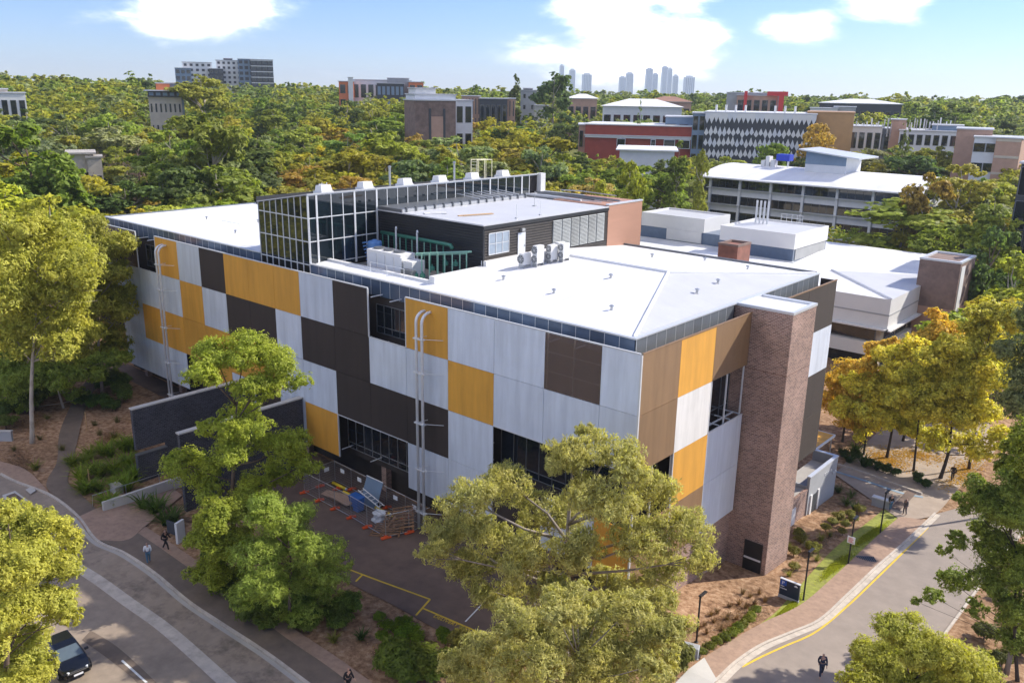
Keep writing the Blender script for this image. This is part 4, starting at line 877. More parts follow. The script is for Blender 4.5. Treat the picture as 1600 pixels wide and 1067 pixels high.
def hip_house(th, u0, u1, v_eave, v_top, Rd, wm, rm, depth=16, turn=0.0, rows=1, cols=4):
    c, ax, ay, hw, zb, zt = far_block(th, u0, u1, v_eave, Rd, wm, depth, turn, rows=rows, cols=cols, name='wall', roofm='flash')
    zr = ZAT((u0+u1)/2, v_top, *c); o = 1.0; P = []
    for a, b in ((-hw-o,-o),(hw+o,-o),(hw+o,depth+o),(-hw-o,depth+o)): p = c+ax*a+ay*b; P.append((p[0],p[1],zt+.36))
    rl = max(hw-depth/2, hw*.25)
    for a in (-rl, rl): p = c+ax*a+ay*depth/2; P.append((p[0],p[1],max(zr, zt+1)))
    MB().add(P, [(0,1,5,4),(1,2,5),(2,3,4,5),(3,0,4)]).build('hip_roof', MAT[rm], th)
t_ = far('pavilion', 'white roofed brick pavilion low among the trees', 905, 430); hip_house(t_, 888, 932, 155, 147, 430, 'pink_brick', 'white_roof', 14)
t_ = far('pavilion', 'wide pavilion with white hipped roof behind the pine', 1000, 390); hip_house(t_, 945, 1062, 168, 155, 390, 'pale_wall', 'white_roof', 22, rows=1, cols=8)
t_ = far('house', 'house with brown tiled roof behind the white pavilion', 1050, 470); hip_house(t_, 1012, 1078, 160, 151, 470, 'pink_brick', 'hip_red', 18)
t_ = far('red_brick_hall', 'long deep red brick hall with white roof edge', 995, 290)
far_block(t_, 918, 1083, 197, 290, 'red_brick', 24, turn=-.06, roofm='white_paint'); far_block(t_, 917, 1084, 214, 289.2, 'white_paint', 1.0, turn=-.06, vb=217)
far_block(t_, 905, 921, 196, 297, 'pink_brick', 16, rows=2, cols=2)
c, ax = facing(1000, 289.3, -.06, 217); ay = np.array([-ax[1], ax[0]])
for du, wd in ((-28,1.4),(20,.8),(44,1.8),(66,1.8)):
    pc = c+ax*du*289/FPX-ay*.5; z0 = ZAT(1000, 231, *pc); z1 = ZAT(1000, 217.5, *pc)
    f = MB().obox(pc, ax, wd, .1, z0, z1).build('window', MAT['frame_white'], t_); MB().obox(pc-ay*.09, ax, wd-.15, .04, z0+.15, z1-.15).build('pane', MAT['dark_glass'], f)
t_ = far('glass_wing', 'blue grey glazed wing beside the red brick hall', 1075, 292)
far_block(t_, 1042, 1096, 184, 296, 'blue_grey', 16, rows=2, cols=3, wm='sky_glass'); far_block(t_, 1084, 1112, 178, 288, 'blue_grey', 14, rows=4, cols=3, wm='sky_glass', wfrac=(.8,.75))
t_ = far('low_shed', 'long pale roofed shed in front of the red brick hall', 1010, 240); far_block(t_, 970, 1052, 236, 240, 'pale_wall', 18, roofm='white_roof', overhang=1.0)
# zigzag screened block
t_ = far('patterned_building', 'black and white zigzag screened building', 1180, 285)
c, ax, ay, hw, zb, zt = far_block(t_, 1110, 1266, 178, 285, 'charcoal', 26, turn=0.0, roofm='pale_wall')
zl = ZAT(1188, 246, *c); nzz = 12; hh = (zt-zl)
rz_ = random.Random(4)
for r in range(4):
    zc = zt-hh*(r+.5)/4+.0
    for j in range(nzz*1):
        for q in range(2):
            xa = -hw+2*hw*(j+q*.5)/nzz; wd = 2*hw/nzz*.5; amp = hh/4*.62; zc2 = zc+rz_.uniform(-.15,.15)*amp
            ga = [(xa, zc2-amp*.55), (xa+wd/2, zc2+amp*rz_.uniform(.15,.45)), (xa+wd, zc2-amp*.55), (xa+wd/2, zc2-amp*rz_.uniform(.9,1.25))]
            if r == 0: ga = [(xa, zt-.05), (xa+wd, zt-.05), (xa+wd, zc2+amp*.1), (xa+wd/2, zc2-amp*.75), (xa, zc2+amp*.1)]
            P = [c+ax*a-ay*.12 for a, b in ga]; P2 = [c+ax*a-ay*.3 for a, b in ga]; nn = len(ga)
            V = [(p[0],p[1],g_2[1]) for p, g_2 in zip(P, ga)]+[(p[0],p[1],g_2[1]) for p, g_2 in zip(P2, ga)]
            MB().add(V, [tuple(range(nn)), tuple(range(2*nn-1,nn-1,-1))]+[(i,(i+1)%nn,nn+(i+1)%nn,nn+i) for i in range(nn)]).build('zigzag_tile', MAT['white_paint' if (j+q+r) % 3 else 'pale_wall'], t_)
for j in range(7):
    pc = c+ax*(-hw+3+j*3.0+(6 if j > 3 else 0))+ay*5; MB().tube([(pc[0],pc[1],zt),(pc[0],pc[1],zt+2.4)], .35, 6).build('flue', MAT['white_paint'], t_)
t_ = far('tan_metal_wing', 'tan metal clad wing beside the zigzag screened building', 1295, 290); far_block(t_, 1267, 1330, 177, 290, 'tan_metal', 22, roofm='tan_metal')
t_ = far('red_framed_building', 'brown building carrying a bright red steel portal frame', 1190, 430)
far_block(t_, 1155, 1212, 150, 430, 'pink_brick', 16, rows=2, cols=5); far_block(t_, 1140, 1215, 146, 434, 'grey_wall', 12)
c, ax = facing(1190, 428, 0, 150)
for du in (-22, 28):
    pc = c+ax*du*428/FPX; z1 = ZAT(1190, 143, *pc); MB().obox(pc, ax, 1.1 if du > 0 else .7, .8, T(*pc), z1).build('portal_leg', MAT['red_steel'], t_)
pc = c+ax*22*428/FPX; z1 = ZAT(1190, 143, *pc); MB().obox(pc, ax, 4.6, .7, z1-1.9, z1-.02).build('portal_beam', MAT['red_steel'], t_)
t_ = far('long_shed', 'long shed with wide white roof before the far wood', 1345, 440); hip_house(t_, 1290, 1398, 163, 155, 440, 'charcoal', 'white_roof', 26, rows=1, cols=10)
t_ = far('colonnaded_block', 'low cream block with dark square openings in front of the long shed', 1300, 400); far_block(t_, 1269, 1306, 170, 400, 'white_paint', 12, rows=1, cols=4, wfrac=(.6,.6)); far_block(t_, 1306, 1335, 168, 404, 'grey_wall', 12, rows=1, cols=4)
# laboratory with many flues
t_ = far('laboratory', 'laboratory block crowned with rows of pale flue pipes', 1420, 320)
far_block(t_, 1334, 1375, 199, 320, 'white_paint', 18, rows=2, cols=4); far_block(t_, 1376, 1420, 203, 325, 'grey_wall', 18, rows=2, cols=5); far_block(t_, 1395, 1415, 188, 322, 'pink_brick', 8); far_block(t_, 1416, 1500, 206, 318, 'pale_wall', 18, rows=3, cols=8); far_block(t_, 1462, 1500, 197, 322, 'blue_grey', 10)
rr_ = random.Random(6)
for k in range(36):
    u = 1332+168*k/36+rr_.uniform(-1.5,1.5); x, y = AT(u, 322+rr_.uniform(0,7)); z1 = ZAT(u, rr_.uniform(183,195), x, y)
    MB().tube([(x,y,z1-6),(x,y,z1)], rr_.uniform(.16,.28), 6).build('flue', MAT['white_paint' if k % 3 else 'steel'], t_)
t_ = far('banded_brick_block', 'pink brick block with cream bands and ribbon windows', 1545, 270)
far_block(t_, 1502, 1545, 203, 276, 'pink_brick', 14); far_block(t_, 1530, 1574, 216, 268, 'pale_wall', 14, rows=4, cols=3, wfrac=(.95,.45)); far_block(t_, 1562, 1592, 217, 266, 'pink_brick', 14, turn=-.2, rows=5, cols=0, band='tan_wall')
t_ = far('dark_glass_tower', 'dark glazed tower standing behind the right hand trees', 1630, 170); far_block(t_, 1606, 1660, 258, 170, 'charcoal', 12, turn=-.15, rows=5, cols=3, wm='sky_glass', wfrac=(.9,.85))
t_ = far('lodge', 'small concrete roofed lodge half hidden in the wood', 135, 200); far_block(t_, 112, 140, 241, 200, 'tan_wall', 8, roofm='concrete', rows=1, cols=2, overhang=.8); far_block(t_, 138, 156, 247, 199, 'tan_wall', 5, roofm='concrete', rows=1, cols=2)
t_ = far('terrace', 'white flat roofed building at the edge of the wood', 15, 330); far_block(t_, -20, 30, 146, 330, 'white_paint', 12, rows=2, cols=5); far_block(t_, -10, 8, 140, 335, 'tan_wall', 8)
# city towers on the skyline
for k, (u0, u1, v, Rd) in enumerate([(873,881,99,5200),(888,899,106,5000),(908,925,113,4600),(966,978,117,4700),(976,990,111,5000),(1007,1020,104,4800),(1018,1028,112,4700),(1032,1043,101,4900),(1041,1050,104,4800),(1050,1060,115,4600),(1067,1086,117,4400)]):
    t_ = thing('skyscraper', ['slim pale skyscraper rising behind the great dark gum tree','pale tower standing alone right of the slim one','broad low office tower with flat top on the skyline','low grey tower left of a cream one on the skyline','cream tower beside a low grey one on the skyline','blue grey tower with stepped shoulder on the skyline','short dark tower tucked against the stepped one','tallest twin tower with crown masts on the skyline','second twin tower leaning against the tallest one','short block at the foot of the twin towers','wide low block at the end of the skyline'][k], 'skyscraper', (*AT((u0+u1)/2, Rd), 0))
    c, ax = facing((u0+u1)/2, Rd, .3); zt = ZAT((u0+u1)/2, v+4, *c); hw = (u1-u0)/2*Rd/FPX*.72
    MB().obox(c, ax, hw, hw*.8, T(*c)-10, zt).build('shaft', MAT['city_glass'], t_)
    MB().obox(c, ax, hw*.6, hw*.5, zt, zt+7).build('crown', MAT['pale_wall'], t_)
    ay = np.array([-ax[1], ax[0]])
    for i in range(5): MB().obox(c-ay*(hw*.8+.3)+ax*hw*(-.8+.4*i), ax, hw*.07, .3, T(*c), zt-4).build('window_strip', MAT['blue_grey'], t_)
# ------------------------------------------------------------------ trees
leafmat('leaf', 0.5, 0.36, 0.16); leafmat('leaf_autumn', 0.58, 0.4, 0.25)
mat('bark_pale', (0.42,0.37,0.30), 0.85, 0, .2, 1.5, dirt=.5, dcol=(.18,.14,.10), dscale=1.2)
mat('bark', (0.14,0.095,0.07), 0.9, 0, .25, 2.0, bump=.4)
mat('bark_dark', (0.045,0.034,0.028), 0.9, 0, .25, 2.0, bump=.4)
mat('bark_grey', (0.26,0.22,0.18), 0.9, 0, .25, 1.5)
COLS = dict(olive=(.39,.40,.070), yellow=(.52,.50,.058), green=(.29,.37,.075), dark=(.155,.215,.07), rust=(.48,.37,.095), grey=(.32,.365,.17), pale=(.42,.405,.155), autumn=(.80,.60,.13), gold=(.74,.70,.14), bright=(.32,.375,.055), lime=(.48,.485,.10))
def unit(v): return v/np.maximum(np.linalg.norm(v, axis=1, keepdims=True), 1e-9)
def leaves(rng, lobes, n, ll, lw, droop=0.0, shell=3.0, clump=0.0, flat=0.75):
    """n leaf quads spread through the lobes (x,y,z,rx,rz), denser towards each lobe's skin"""
    L = np.array(lobes, float); wgt = L[:,3]**2; idx = rng.choice(len(L), n, p=wgt/wgt.sum())
    d = unit(rng.normal(size=(n,3))); d[:,2] = np.where(d[:,2] < -0.35, -d[:,2]*.6, d[:,2]); d = unit(d)
    f = rng.random(n)**(1/shell)
    if clump:                      # gather leaves into sprays
        m = max(8, int(n/clump)); cd_ = unit(rng.normal(size=(m,3))); ci = rng.integers(0, m, n); d = unit(cd_[ci]+rng.normal(size=(n,3))*.20); idx = rng.choice(len(L), m, p=wgt/wgt.sum())[ci]; f = (rng.random(m)**(1/shell))[ci]*(1+rng.normal(size=n)*.07)
    wob = 1+.22*np.sin(d[:,0]*5.1+idx)*np.cos(d[:,1]*4.3+idx*1.7)
    p = L[idx,:3]+d*np.stack([L[idx,3]]*2+[L[idx,4]], 1)*(f*wob)[:,None]
    nrm = unit(d*1.05+np.array([.12,.2,.6])+rng.normal(size=(n,3))*.42)
    a = unit(np.cross(nrm, rng.normal(size=(n,3))))
    if droop: a = unit(a*(1-droop)+np.array([0,0,-1.])*droop+rng.normal(size=(n,3))*.15)
    b = unit(np.cross(nrm, a)); s = rng.uniform(.65,1.35,n)[:,None]
    A, B = a*ll/2*s, b*lw/2*s
    V = np.stack([p-A, p+B*1.0-A*.1, p+A, p-B-A*.1], 1).reshape(-1,3)
    return V
def quads(V): return np.arange(len(V), dtype=np.int32).reshape(-1,4)
def crown_mesh(name, V, m='leaf'): return fastmesh(name, V, quads(V), [MAT[m]])
def limbs(mb, rng, base, lobes, r0, fork=0.45, twigs=2, lean=None):
    """trunk from base up into the crown with a limb to every lobe"""
    L = np.array(lobes); top = np.average(L[:,:3], axis=0, weights=L[:,3]); base = np.array(base, float)
    zt = L[:,2].max(); fk = base+(np.array([top[0],top[1],zt])-base)*fork
    if lean is not None: fk[:2] += lean
    mid = (base+fk)/2+np.append(rng.normal(size=2)*.02*np.linalg.norm(fk-base), 0)
    tip = np.array([top[0],top[1],top[2]+(zt-top[2])*.5])
    path = resample(np.array([base-[0,0,.4], mid, fk, (fk+tip)/2+rng.normal(size=3)*.2, tip]), 12)
    mb.tube([tuple(q) for q in path], [r0*(1.25 if i == 0 else 1-.8*i/11) for i in range(12)], 8)
    for l in L:
        k = rng.uniform(.42,.9); s = path[int(k*11)]
        s = path[int(np.clip(np.argmin(abs(path[:,2]-(base[2]+.76*(l[2]-base[2])))), 2, 10))]
        m_ = (s+l[:3])/2+np.append(rng.normal(size=2)*.12*l[3], -.1*l[3]); rr = max(.02, r0*.33*min(1, l[3]/1.6))
        mb.tube([tuple(s), tuple(m_), tuple(l[:3])], [rr, rr*.7, rr*.3], 5)
        for k2 in range(twigs):
            e = l[:3]+unit(rng.normal(size=(1,3)))[0]*l[3]*.8; e[2] = max(e[2], l[2]-.3*l[3]); mb.tube([tuple(m_*.4+l[:3]*.6), tuple(e)], [rr*.4, rr*.12], 4)
    return mb
def sub_lobes(rng, lobes, k=6, f=.48):
    out = []
    for (x,y,z,rx,rz) in lobes:
        out.append((x,y,z,rx*.66,rz*.66))
        for i in range(k):
            d = unit(rng.normal(size=(1,3)))[0]; d[2] = abs(d[2])*.9-.25; s = rng.uniform(.75,1.15)
            out.append((x+d[0]*rx*.68, y+d[1]*rx*.68, z+d[2]*rz*.72, rx*f*s, rz*f*s*.85))
    return out
# prototypes of woodland trees: height 16, crown radius about 5
def proto(kind, seed):
    rng = np.random.default_rng(seed); lob = []
    if kind == 'gum':
        for i in range(13):
            a = rng.uniform(0, 6.28); h = rng.uniform(6.0, 14.4); q = (1-((h-10.2)/6.2)**2)**.5*rng.uniform(.35,.95)*4.1; lob.append((q*math.cos(a), q*math.sin(a), h, rng.uniform(1.7,2.9), rng.uniform(1.3,2.1)))
        lob.append((0,0,14.8,1.5,1.2)); n, ll, lw, r0 = 9500, .62, .30, .30
    elif kind == 'round':
        for i in range(17):
            a = rng.uniform(0, 6.28); h = rng.uniform(5.0, 13.8); q = (max(0, 1-((h-8.6)/6.6)**2))**.5*rng.uniform(.5,.95)*4.2; lob.append((q*math.cos(a), q*math.sin(a), h, rng.uniform(1.8,2.7), rng.uniform(1.5,2.2)))
        lob.append((0,0,13.8,1.9,1.6)); n, ll, lw, r0 = 10500, .56, .34, .32
    elif kind == 'tall':
        for i in range(16):
            a = rng.uniform(0, 6.28); h = rng.uniform(4.5, 15.2); q = 2.6*(1-.5*h/16)*rng.uniform(.3,1.1); lob.append((q*math.cos(a), q*math.sin(a), h, rng.uniform(1.3,2.1), rng.uniform(1.2,1.9)))
        lob.append((0,0,15.3,1.0,1.1)); n, ll, lw, r0 = 8000, .58, .30, .28
    else:   # conifer
        for i in range(26):
            h = 2.5+13*i/26; q = 3.0*(1-h/16.6)*rng.uniform(.5,1.1); a = i*2.4; lob.append((q*math.cos(a), q*math.sin(a), h, max(.35, 1.5*(1-h/17)), .55))
        n, ll, lw, r0 = 4200, .5, .16, .25
    sl_ = sub_lobes(rng, lob, 5, .42) if kind != 'pine' else lob
    V = leaves(rng, sl_, n, ll, lw, shell=3.5, clump=14)
    mb = limbs(MB(), rng, (0,0,0), lob, r0, .45, 1)
    return crown_mesh('crown', V), mb.mesh('trunk', MAT['bark_pale' if kind in ('gum','tall') else 'bark']), lob
PROTO = {}
for kind, ns_ in (('gum',4),('round',4),('tall',3),('pine',1)):
    PROTO[kind] = [proto(kind, 100+17*i+len(kind)) for i in range(ns_)]
rng0 = random.Random(77)
def plant(kind, x, y, h, wide, col, name, label, group, tint=1.0):
    cm, tm, lob = rng0.choice(PROTO[kind]); z = T(x, y)
    o = thing(name, label, 'tree', (x, y, z-.2), group); o.rotation_euler = (0, 0, rng0.uniform(0, 6.28)); s = h/16.0; o.scale = (s*wide, s*wide, s)
    for nm, me in (('trunk', tm), ('crown', cm)):
        c = bpy.data.objects.new(nm, me); COL.objects.link(c); c.parent = o
        if nm == 'crown': b = COLS[col]; j = rng0.uniform(.8,1.2)*tint; c.color = (b[0]*j*rng0.uniform(.88,1.12), b[1]*j, b[2]*j*rng0.uniform(.8,1.25), 1)
    return o
CLEAR = [(273,426,128,640),(233,281,176,330),(528,553,152,470),(586,662,143,466),(646,742,207,262),(742,806,174,340),(812,842,164,370),(888,934,165,430),(940,1066,181,390),(1012,1080,163,470),(903,1086,234,288),(968,1054,246,240),(1084,1268,238,283),(1268,1330,226,290),(1140,1222,172,428),(1286,1398,171,440),(1268,1336,181,400),(1330,1502,224,318),(1500,1596,268,264),(1093,1476,345,205),(1000,1530,470,138),(1270,1440,575,140),(110,158,244,196),(0,40,158,330),(1590,1625,385,168)]
SIL = ([-100,140,165,405,480,850,1003,1100,1290,1300,1700],[330,345,338,318,302,266,306,340,425,900,900])
KEEPOUT = [(-78,2,-3,33),(-76,0,78,126),(-84,-28,150,190),(-5,22,-30,62),(-62,25,-60,4)]
LAB = {'olive':'olive green gum tree in the wood behind the office','yellow':'yellow green gum tree in the wood behind the office','green':'mid green tree in the wood behind the office','dark':'dark green tree in the wood behind the office','rust':'rusty olive tree in the wood behind the office','grey':'grey green gum tree in the wood behind the office','bright':'bright green rounded tree in the wood behind the office'}
cand = []
rw = random.Random(31)
Rd = 84.0
while Rd < 900:
    step = 10.8 if Rd < 300 else 12.0 if Rd < 520 else 15.0
    du = step/Rd*FPX; u = -90+rw.uniform(0, du)
    while u < 1690:
        R_ = Rd+rw.uniform(-.45,.45)*step; uu = u+rw.uniform(-.35,.35)*du; x, y = AT(uu, R_); u += du
        if any(a-2 < x < b+2 and c-2 < y < d+2 for a, b, c, d in KEEPOUT): continue
        h = rw.triangular(9, 24, 15) if R_ < 420 else rw.triangular(10, 22, 14)
        
        z = T(x, y); wide = rw.uniform(1.05,1.65)
        _, vt = PX((x, y, z+h)); rpx = 4.6*wide*h/16/R_*FPX
        if vt > np.interp(uu, *SIL)-4: continue
        ok = True
        for (a, b, vb, RR) in CLEAR:
            if R_ < RR+18 and uu+rpx*.75 > a and uu-rpx*.75 < b and vt < vb:
                if R_ > RR-12: ok = False; break
                hn = ZAT(uu, vb+rw.uniform(0,5), x, y)-z
                if hn < 4.5: ok = False; break
                h = min(h, hn); vt = vb
        if not ok: continue
        # tint by where in the wood it grows
        pl_ = dict(olive=3, yellow=1.2, green=2.2, dark=1.0, rust=.5, grey=1.4, bright=.6)
        if uu < 290 and R_ < 150: pl_ = dict(olive=2, rust=2.6, yellow=1.2, green=.4)
        elif uu < 560 and R_ < 160: pl_ = dict(yellow=3, bright=1.2, olive=2, rust=.5)
        elif 420 < uu < 640 and R_ < 230: pl_ = dict(rust=1.6, olive=3, yellow=1.6)
        elif uu > 900 and R_ > 330: pl_ = dict(green=2, dark=1.6, grey=2.2, olive=1)
        elif R_ > 420: pl_ = dict(green=2, dark=1.2, grey=2, olive=2)
        col = rw.choices(list(pl_), list(pl_.values()))[0]
        kind = rw.choices(['gum','round','tall'], [5,3.5,1.5])[0]
        cand.append((R_, kind, x, y, h, wide, col, uu, vt))
    Rd += step*(.92 if Rd < 300 else 1.15)
cand.sort(key=lambda c: -c[4]/c[0])
NIND = 258
for (R_, kind, x, y, h, wide, col, uu, vt) in cand[:NIND]:
    plant(kind, x, y, h, wide, col, {'gum':'gum_tree','round':'broadleaf_tree','tall':'tall_gum_tree'}[kind], {'gum':LAB[col], 'round':LAB[col].replace('gum tree','tree').replace(' tree ',' broad tree ',1), 'tall':LAB[col].replace('gum tree','tree').replace(' tree ',' slender tree ',1)}[kind], 'trees of the wood behind the office')
# the far wood: one mass per tint
rngf = np.random.default_rng(9); rest = {}
for (R_, kind, x, y, h, wide, col, uu, vt) in cand[NIND:]:
    n = int(np.clip(210000/R_, 230, 760)); lob = sub_lobes(rngf, PROTO[kind][rngf.integers(len(PROTO[kind]))][2], 2, .55); s = h/16
    V = leaves(rngf, lob, n, .0034*R_/s if R_ > 230 else .85, .0018*R_/s if R_ > 230 else .5, shell=4, clump=9)
    a = rngf.uniform(0, 6.28); c_, s_ = math.cos(a), math.sin(a); V = np.stack([(V[:,0]*c_-V[:,1]*s_)*s*wide+x, (V[:,0]*s_+V[:,1]*c_)*s*wide+y, V[:,2]*s+T(x,y)-.3], 1)
    rest.setdefault({'yellow':'olive','bright':'green','rust':'olive'}.get(col, col), []).append(V)
for col, Vs in rest.items():
    o = obj('far_wood', crown_mesh('far_wood', np.concatenate(Vs))); o.color = (*COLS[col], 1); tag(o, {'olive':'olive mass of far trees on the hills','green':'mid green mass of far trees on the hills','dark':'dark green mass of far trees on the hills','grey':'grey green mass of far trees on the hills'}[col], 'trees', kind='stuff')
print('trees', len(cand), 'stuff', {k: len(v) for k, v in rest.items()})
# single trees that stand out
def feature(u, vt, Rd, wpx, kind, col, name, label, tint=1.0):
    x, y = AT(u, Rd, vt+25); h = ZAT(u, vt, x, y)-T(x, y); wide = (wpx/2*Rd/FPX)/(4.7*h/16)
    return plant(kind, x, y, h, wide, col, name, label, None, tint)
feature(1395, 300, 192, 175, 'round', 'bright', 'broadleaf_tree', 'big rounded bright green tree before the pale office')
feature(1455, 345, 178, 90, 'round', 'green', 'broadleaf_tree', 'mid green tree below the big rounded one beside the sooty brick tower')
feature(1545, 318, 165, 120, 'round', 'green', 'broadleaf_tree', 'dense green tree right of the sooty brick tower')
feature(1585, 390, 135, 110, 'gum', 'olive', 'gum_tree', 'olive gum tree rising behind the autumn trees')
feature(1500, 248, 205, 110, 'gum', 'olive', 'gum_tree', 'spreading olive gum tree at the end of the pale office', .95)
feature(1450, 262, 190, 70, 'gum', 'rust', 'gum_tree', 'rust tinged gum tree against the end of the pale office')
feature(1565, 335, 150, 90, 'round', 'dark', 'broadleaf_tree', 'dark green tree left of the dark glazed tower')
feature(865, 108, 360, 62, 'gum', 'dark', 'gum_tree', 'great dark gum tree standing above the skyline')
feature(805, 116, 370, 34, 'tall', 'dark', 'tall_gum_tree', 'slender dark gum tree beside the grey stair block')
feature(1001, 138, 300, 36, 'pine', 'dark', 'pine_tree', 'dark tiered pine in front of the white pavilion')
feature(1283, 182, 270, 60, 'round', 'autumn', 'autumn_tree', 'orange autumn tree by the tan metal wing', .7)
feature(1190, 172, 330, 46, 'round', 'autumn', 'autumn_tree', 'orange autumn tree below the red portal frame', .7)
feature(1210, 214, 245, 56, 'round', 'green', 'broadleaf_tree', 'green tree in front of the zigzag screen')
feature(1062, 218, 195, 66, 'tall', 'green', 'tall_gum_tree', 'tall mid green gum tree beside the curved metal roof', .8)
feature(1095, 232, 190, 50, 'tall', 'olive', 'tall_gum_tree', 'olive gum tree at the end of the curved metal roof')
feature(985, 245, 165, 70, 'gum', 'bright', 'gum_tree', 'bright green gum tree behind the brick end wall')
feature(940, 265, 150, 60, 'round', 'olive', 'broadleaf_tree', 'olive tree behind the pipe tangle on the rear roof')
feature(330, 165, 190, 120, 'gum', 'green', 'gum_tree', 'towering broad gum tree in the middle of the wood', .9)
feature(315, 112, 330, 90, 'gum', 'olive', 'gum_tree', 'olive gum tree in front of the apartment blocks')
feature(30, 165, 175, 160, 'round', 'green', 'broadleaf_tree', 'broad deep green tree above the lodge', .9)
feature(1420, 150, 260, 50, 'pine', 'dark', 'pine_tree', 'dark conical tree behind the laboratory flues')
# leafless trees
def bare_tree(base, h, w, seed, name, label, m, col=None):
    rng = np.random.default_rng(seed); mb = MB(); o = thing(name, label, 'tree', tuple(base))
    def grow(p, d, l, r, lev):
        q = p+d*l; mb.tube([tuple(p), tuple((p+q)/2+rng.normal(size=3)*.05*l), tuple(q)], [r, r*.8, r*.6], 4 if lev > 1 else 6)
        if lev >= 5: return
        for k in range(3 if lev < 4 else 4):
            e = unit((d+rng.normal(size=3)*.52+np.array([0,0,.12]))[None])[0]; e[:2] *= w; grow(p+d*l*rng.uniform(.6,1), e, l*rng.uniform(.6,.8), r*.55, lev+1)
    grow(np.array(base, float)-[0,0,.3], np.array([0,0,1.]), h*.27, h*.018, 0); mb.build('trunk', MAT[m], o); return o
mat('twig_pink', (0.36,0.25,0.20), 0.9, 0, .15)
for k, (u, vt, Rd) in enumerate([(205,165,215),(135,168,225),(235,185,210)]):
    x, y = AT(u, Rd); z = T(x, y); bare_tree((x, y, z), (ZAT(u, vt, x, y)-z)*1.0, 1.15, 40+k, 'bare_tree', ['pinkish leafless tree in the wood by the lodge','leafless tree left of the tall pinkish one','smaller leafless tree right of the tall pinkish one'][k], 'twig_pink')
x, y = AT(790, 165); bare_tree((x, y, T(x,y)), 13, 1.0, 55, 'bare_tree', 'brown leafless tree behind the gallery roof end', 'bark')

# near trees, lobe by lobe
def near_tree(name, label, bpx, lobes_px, col, n, ll, lw, bark, r0, seed, droop=.0, fork=.5, depth=2.2, lm='leaf', k=6, tint=1.0, base=None, clump=22, shell=2.6, lean=None, group=None, twigs=2, dr=None, rs=1.0):
    rng = np.random.default_rng(seed); b = np.array(G(*bpx)) if base is None else np.array(base)
    Rb = math.hypot(b[0]-CAM[0], b[1]-CAM[1]); lob = []
    for (u, v, rp) in lobes_px:
        dd = rng.uniform(-1,1)*depth; R_ = Rb+dd+(dr or 0); x, y = AT(u, R_, v); z = ZAT(u, v, x, y); sl = math.hypot(R_, CAM[2]-z); r = rp*1.28*rs*sl/FPX; lob.append((x, y, z, r, r*.85))
    o = thing(name, label, 'tree', tuple(b), group)
    limbs(MB(), rng, b, lob, r0, fork, twigs, lean).build('trunk', MAT[bark], o, smooth=True)
    V = leaves(rng, sub_lobes(rng, lob, k, .46), int(n*1.35), ll*1.12, lw, droop, shell, clump); c = obj('crown', crown_mesh('crown', V, lm), o); q = COLS[col]; c.color = (q[0]*tint, q[1]*tint, q[2]*tint, 1)
    return o
near_tree('gum_tree', 'white trunked gum tree with yellow green crown by the winding path', (50,692), [(20,400,42),(70,380,44),(110,410,40),(60,440,45),(20,470,45),(105,465,38),(70,500,40),(130,440,30),(25,530,38),(95,545,30),(130,520,28),(60,350,30),(5,360,36)], 'lime', 52000, .32, .13, 'bark_pale', .24, 1, .25, .42)
near_tree('gum_tree', 'deeper green gum tree between the white trunked one and the office', (160,615), [(160,385,34),(185,425,26),(165,470,34),(188,490,20),(150,520,30),(172,545,24),(125,560,26),(135,480,32),(150,352,20),(195,455,16),(120,420,34)], 'lime', 46000, .32, .13, 'bark_grey', .2, 2, .25, .4, tint=.8)
near_tree('gum_tree', 'gum tree with greenish crown at the edge of the picture wood behind the white trunk', (5,625), [(-10,590,30),(20,580,28),(45,600,24),(-20,640,30),(10,660,26),(60,620,22)], 'green', 12000, .42, .15, 'bark_grey', .14, 3, .2, .5)
near_tree('gum_tree', 'yellow green gum tree whose flowering crown overhangs the road', None, [(20,825,36),(70,835,32),(108,850,22),(30,885,42),(88,890,28),(15,950,44),(72,945,32),(112,965,16),(40,1010,36),(72,1035,18),(-30,880,50),(-30,980,50),(10,795,22),(55,808,20),(105,890,18),(30,1070,36),(-5,1080,40),(100,935,16)], 'lime', 100000, .15, .075, 'bark', .22, 4, .0, .5, base=(*AT(-10,47,1000), T(*AT(-10,47,1000))), clump=34, shell=4.0)
near_tree('courtyard_tree', 'slender tree with tufted foliage rising beside the black brick walls', (366,858), [(338,560,36),(382,548,40),(430,575,40),(400,605,34),(320,585,26),(455,595,24),(332,668,22),(388,672,36),(360,705,34),(300,735,38),(335,760,26),(440,700,36),(472,728,26),(422,745,32),(280,720,22),(375,640,24),(395,770,30)], 'bright', 62000, .20, .085, 'bark', .22, 5, .15, .6, depth=1.6, tint=1.15)
near_tree('bushy_tree', 'low bushy tree at the foot of the slender courtyard tree', (335,925), [(345,805,32),(325,840,28),(355,850,34),(335,890,30),(360,900,28),(340,935,20),(380,800,30)], 'bright', 34000, .18, .08, 'bark', .12, 6, .1, .4, depth=1.4, tint=.95)
near_tree('feathery_tree', 'feathery green tree filling the corner between road and courtyard', (455,975), [(420,800,32),(455,815,36),(440,860,44),(490,860,40),(515,890,30),(465,905,44),(420,915,36),(505,930,30),(450,950,32),(400,870,34),(480,960,24),(390,930,26)], 'green', 60000, .22, .055, 'bark', .15, 7, .2, .35, depth=1.8, tint=1.05)
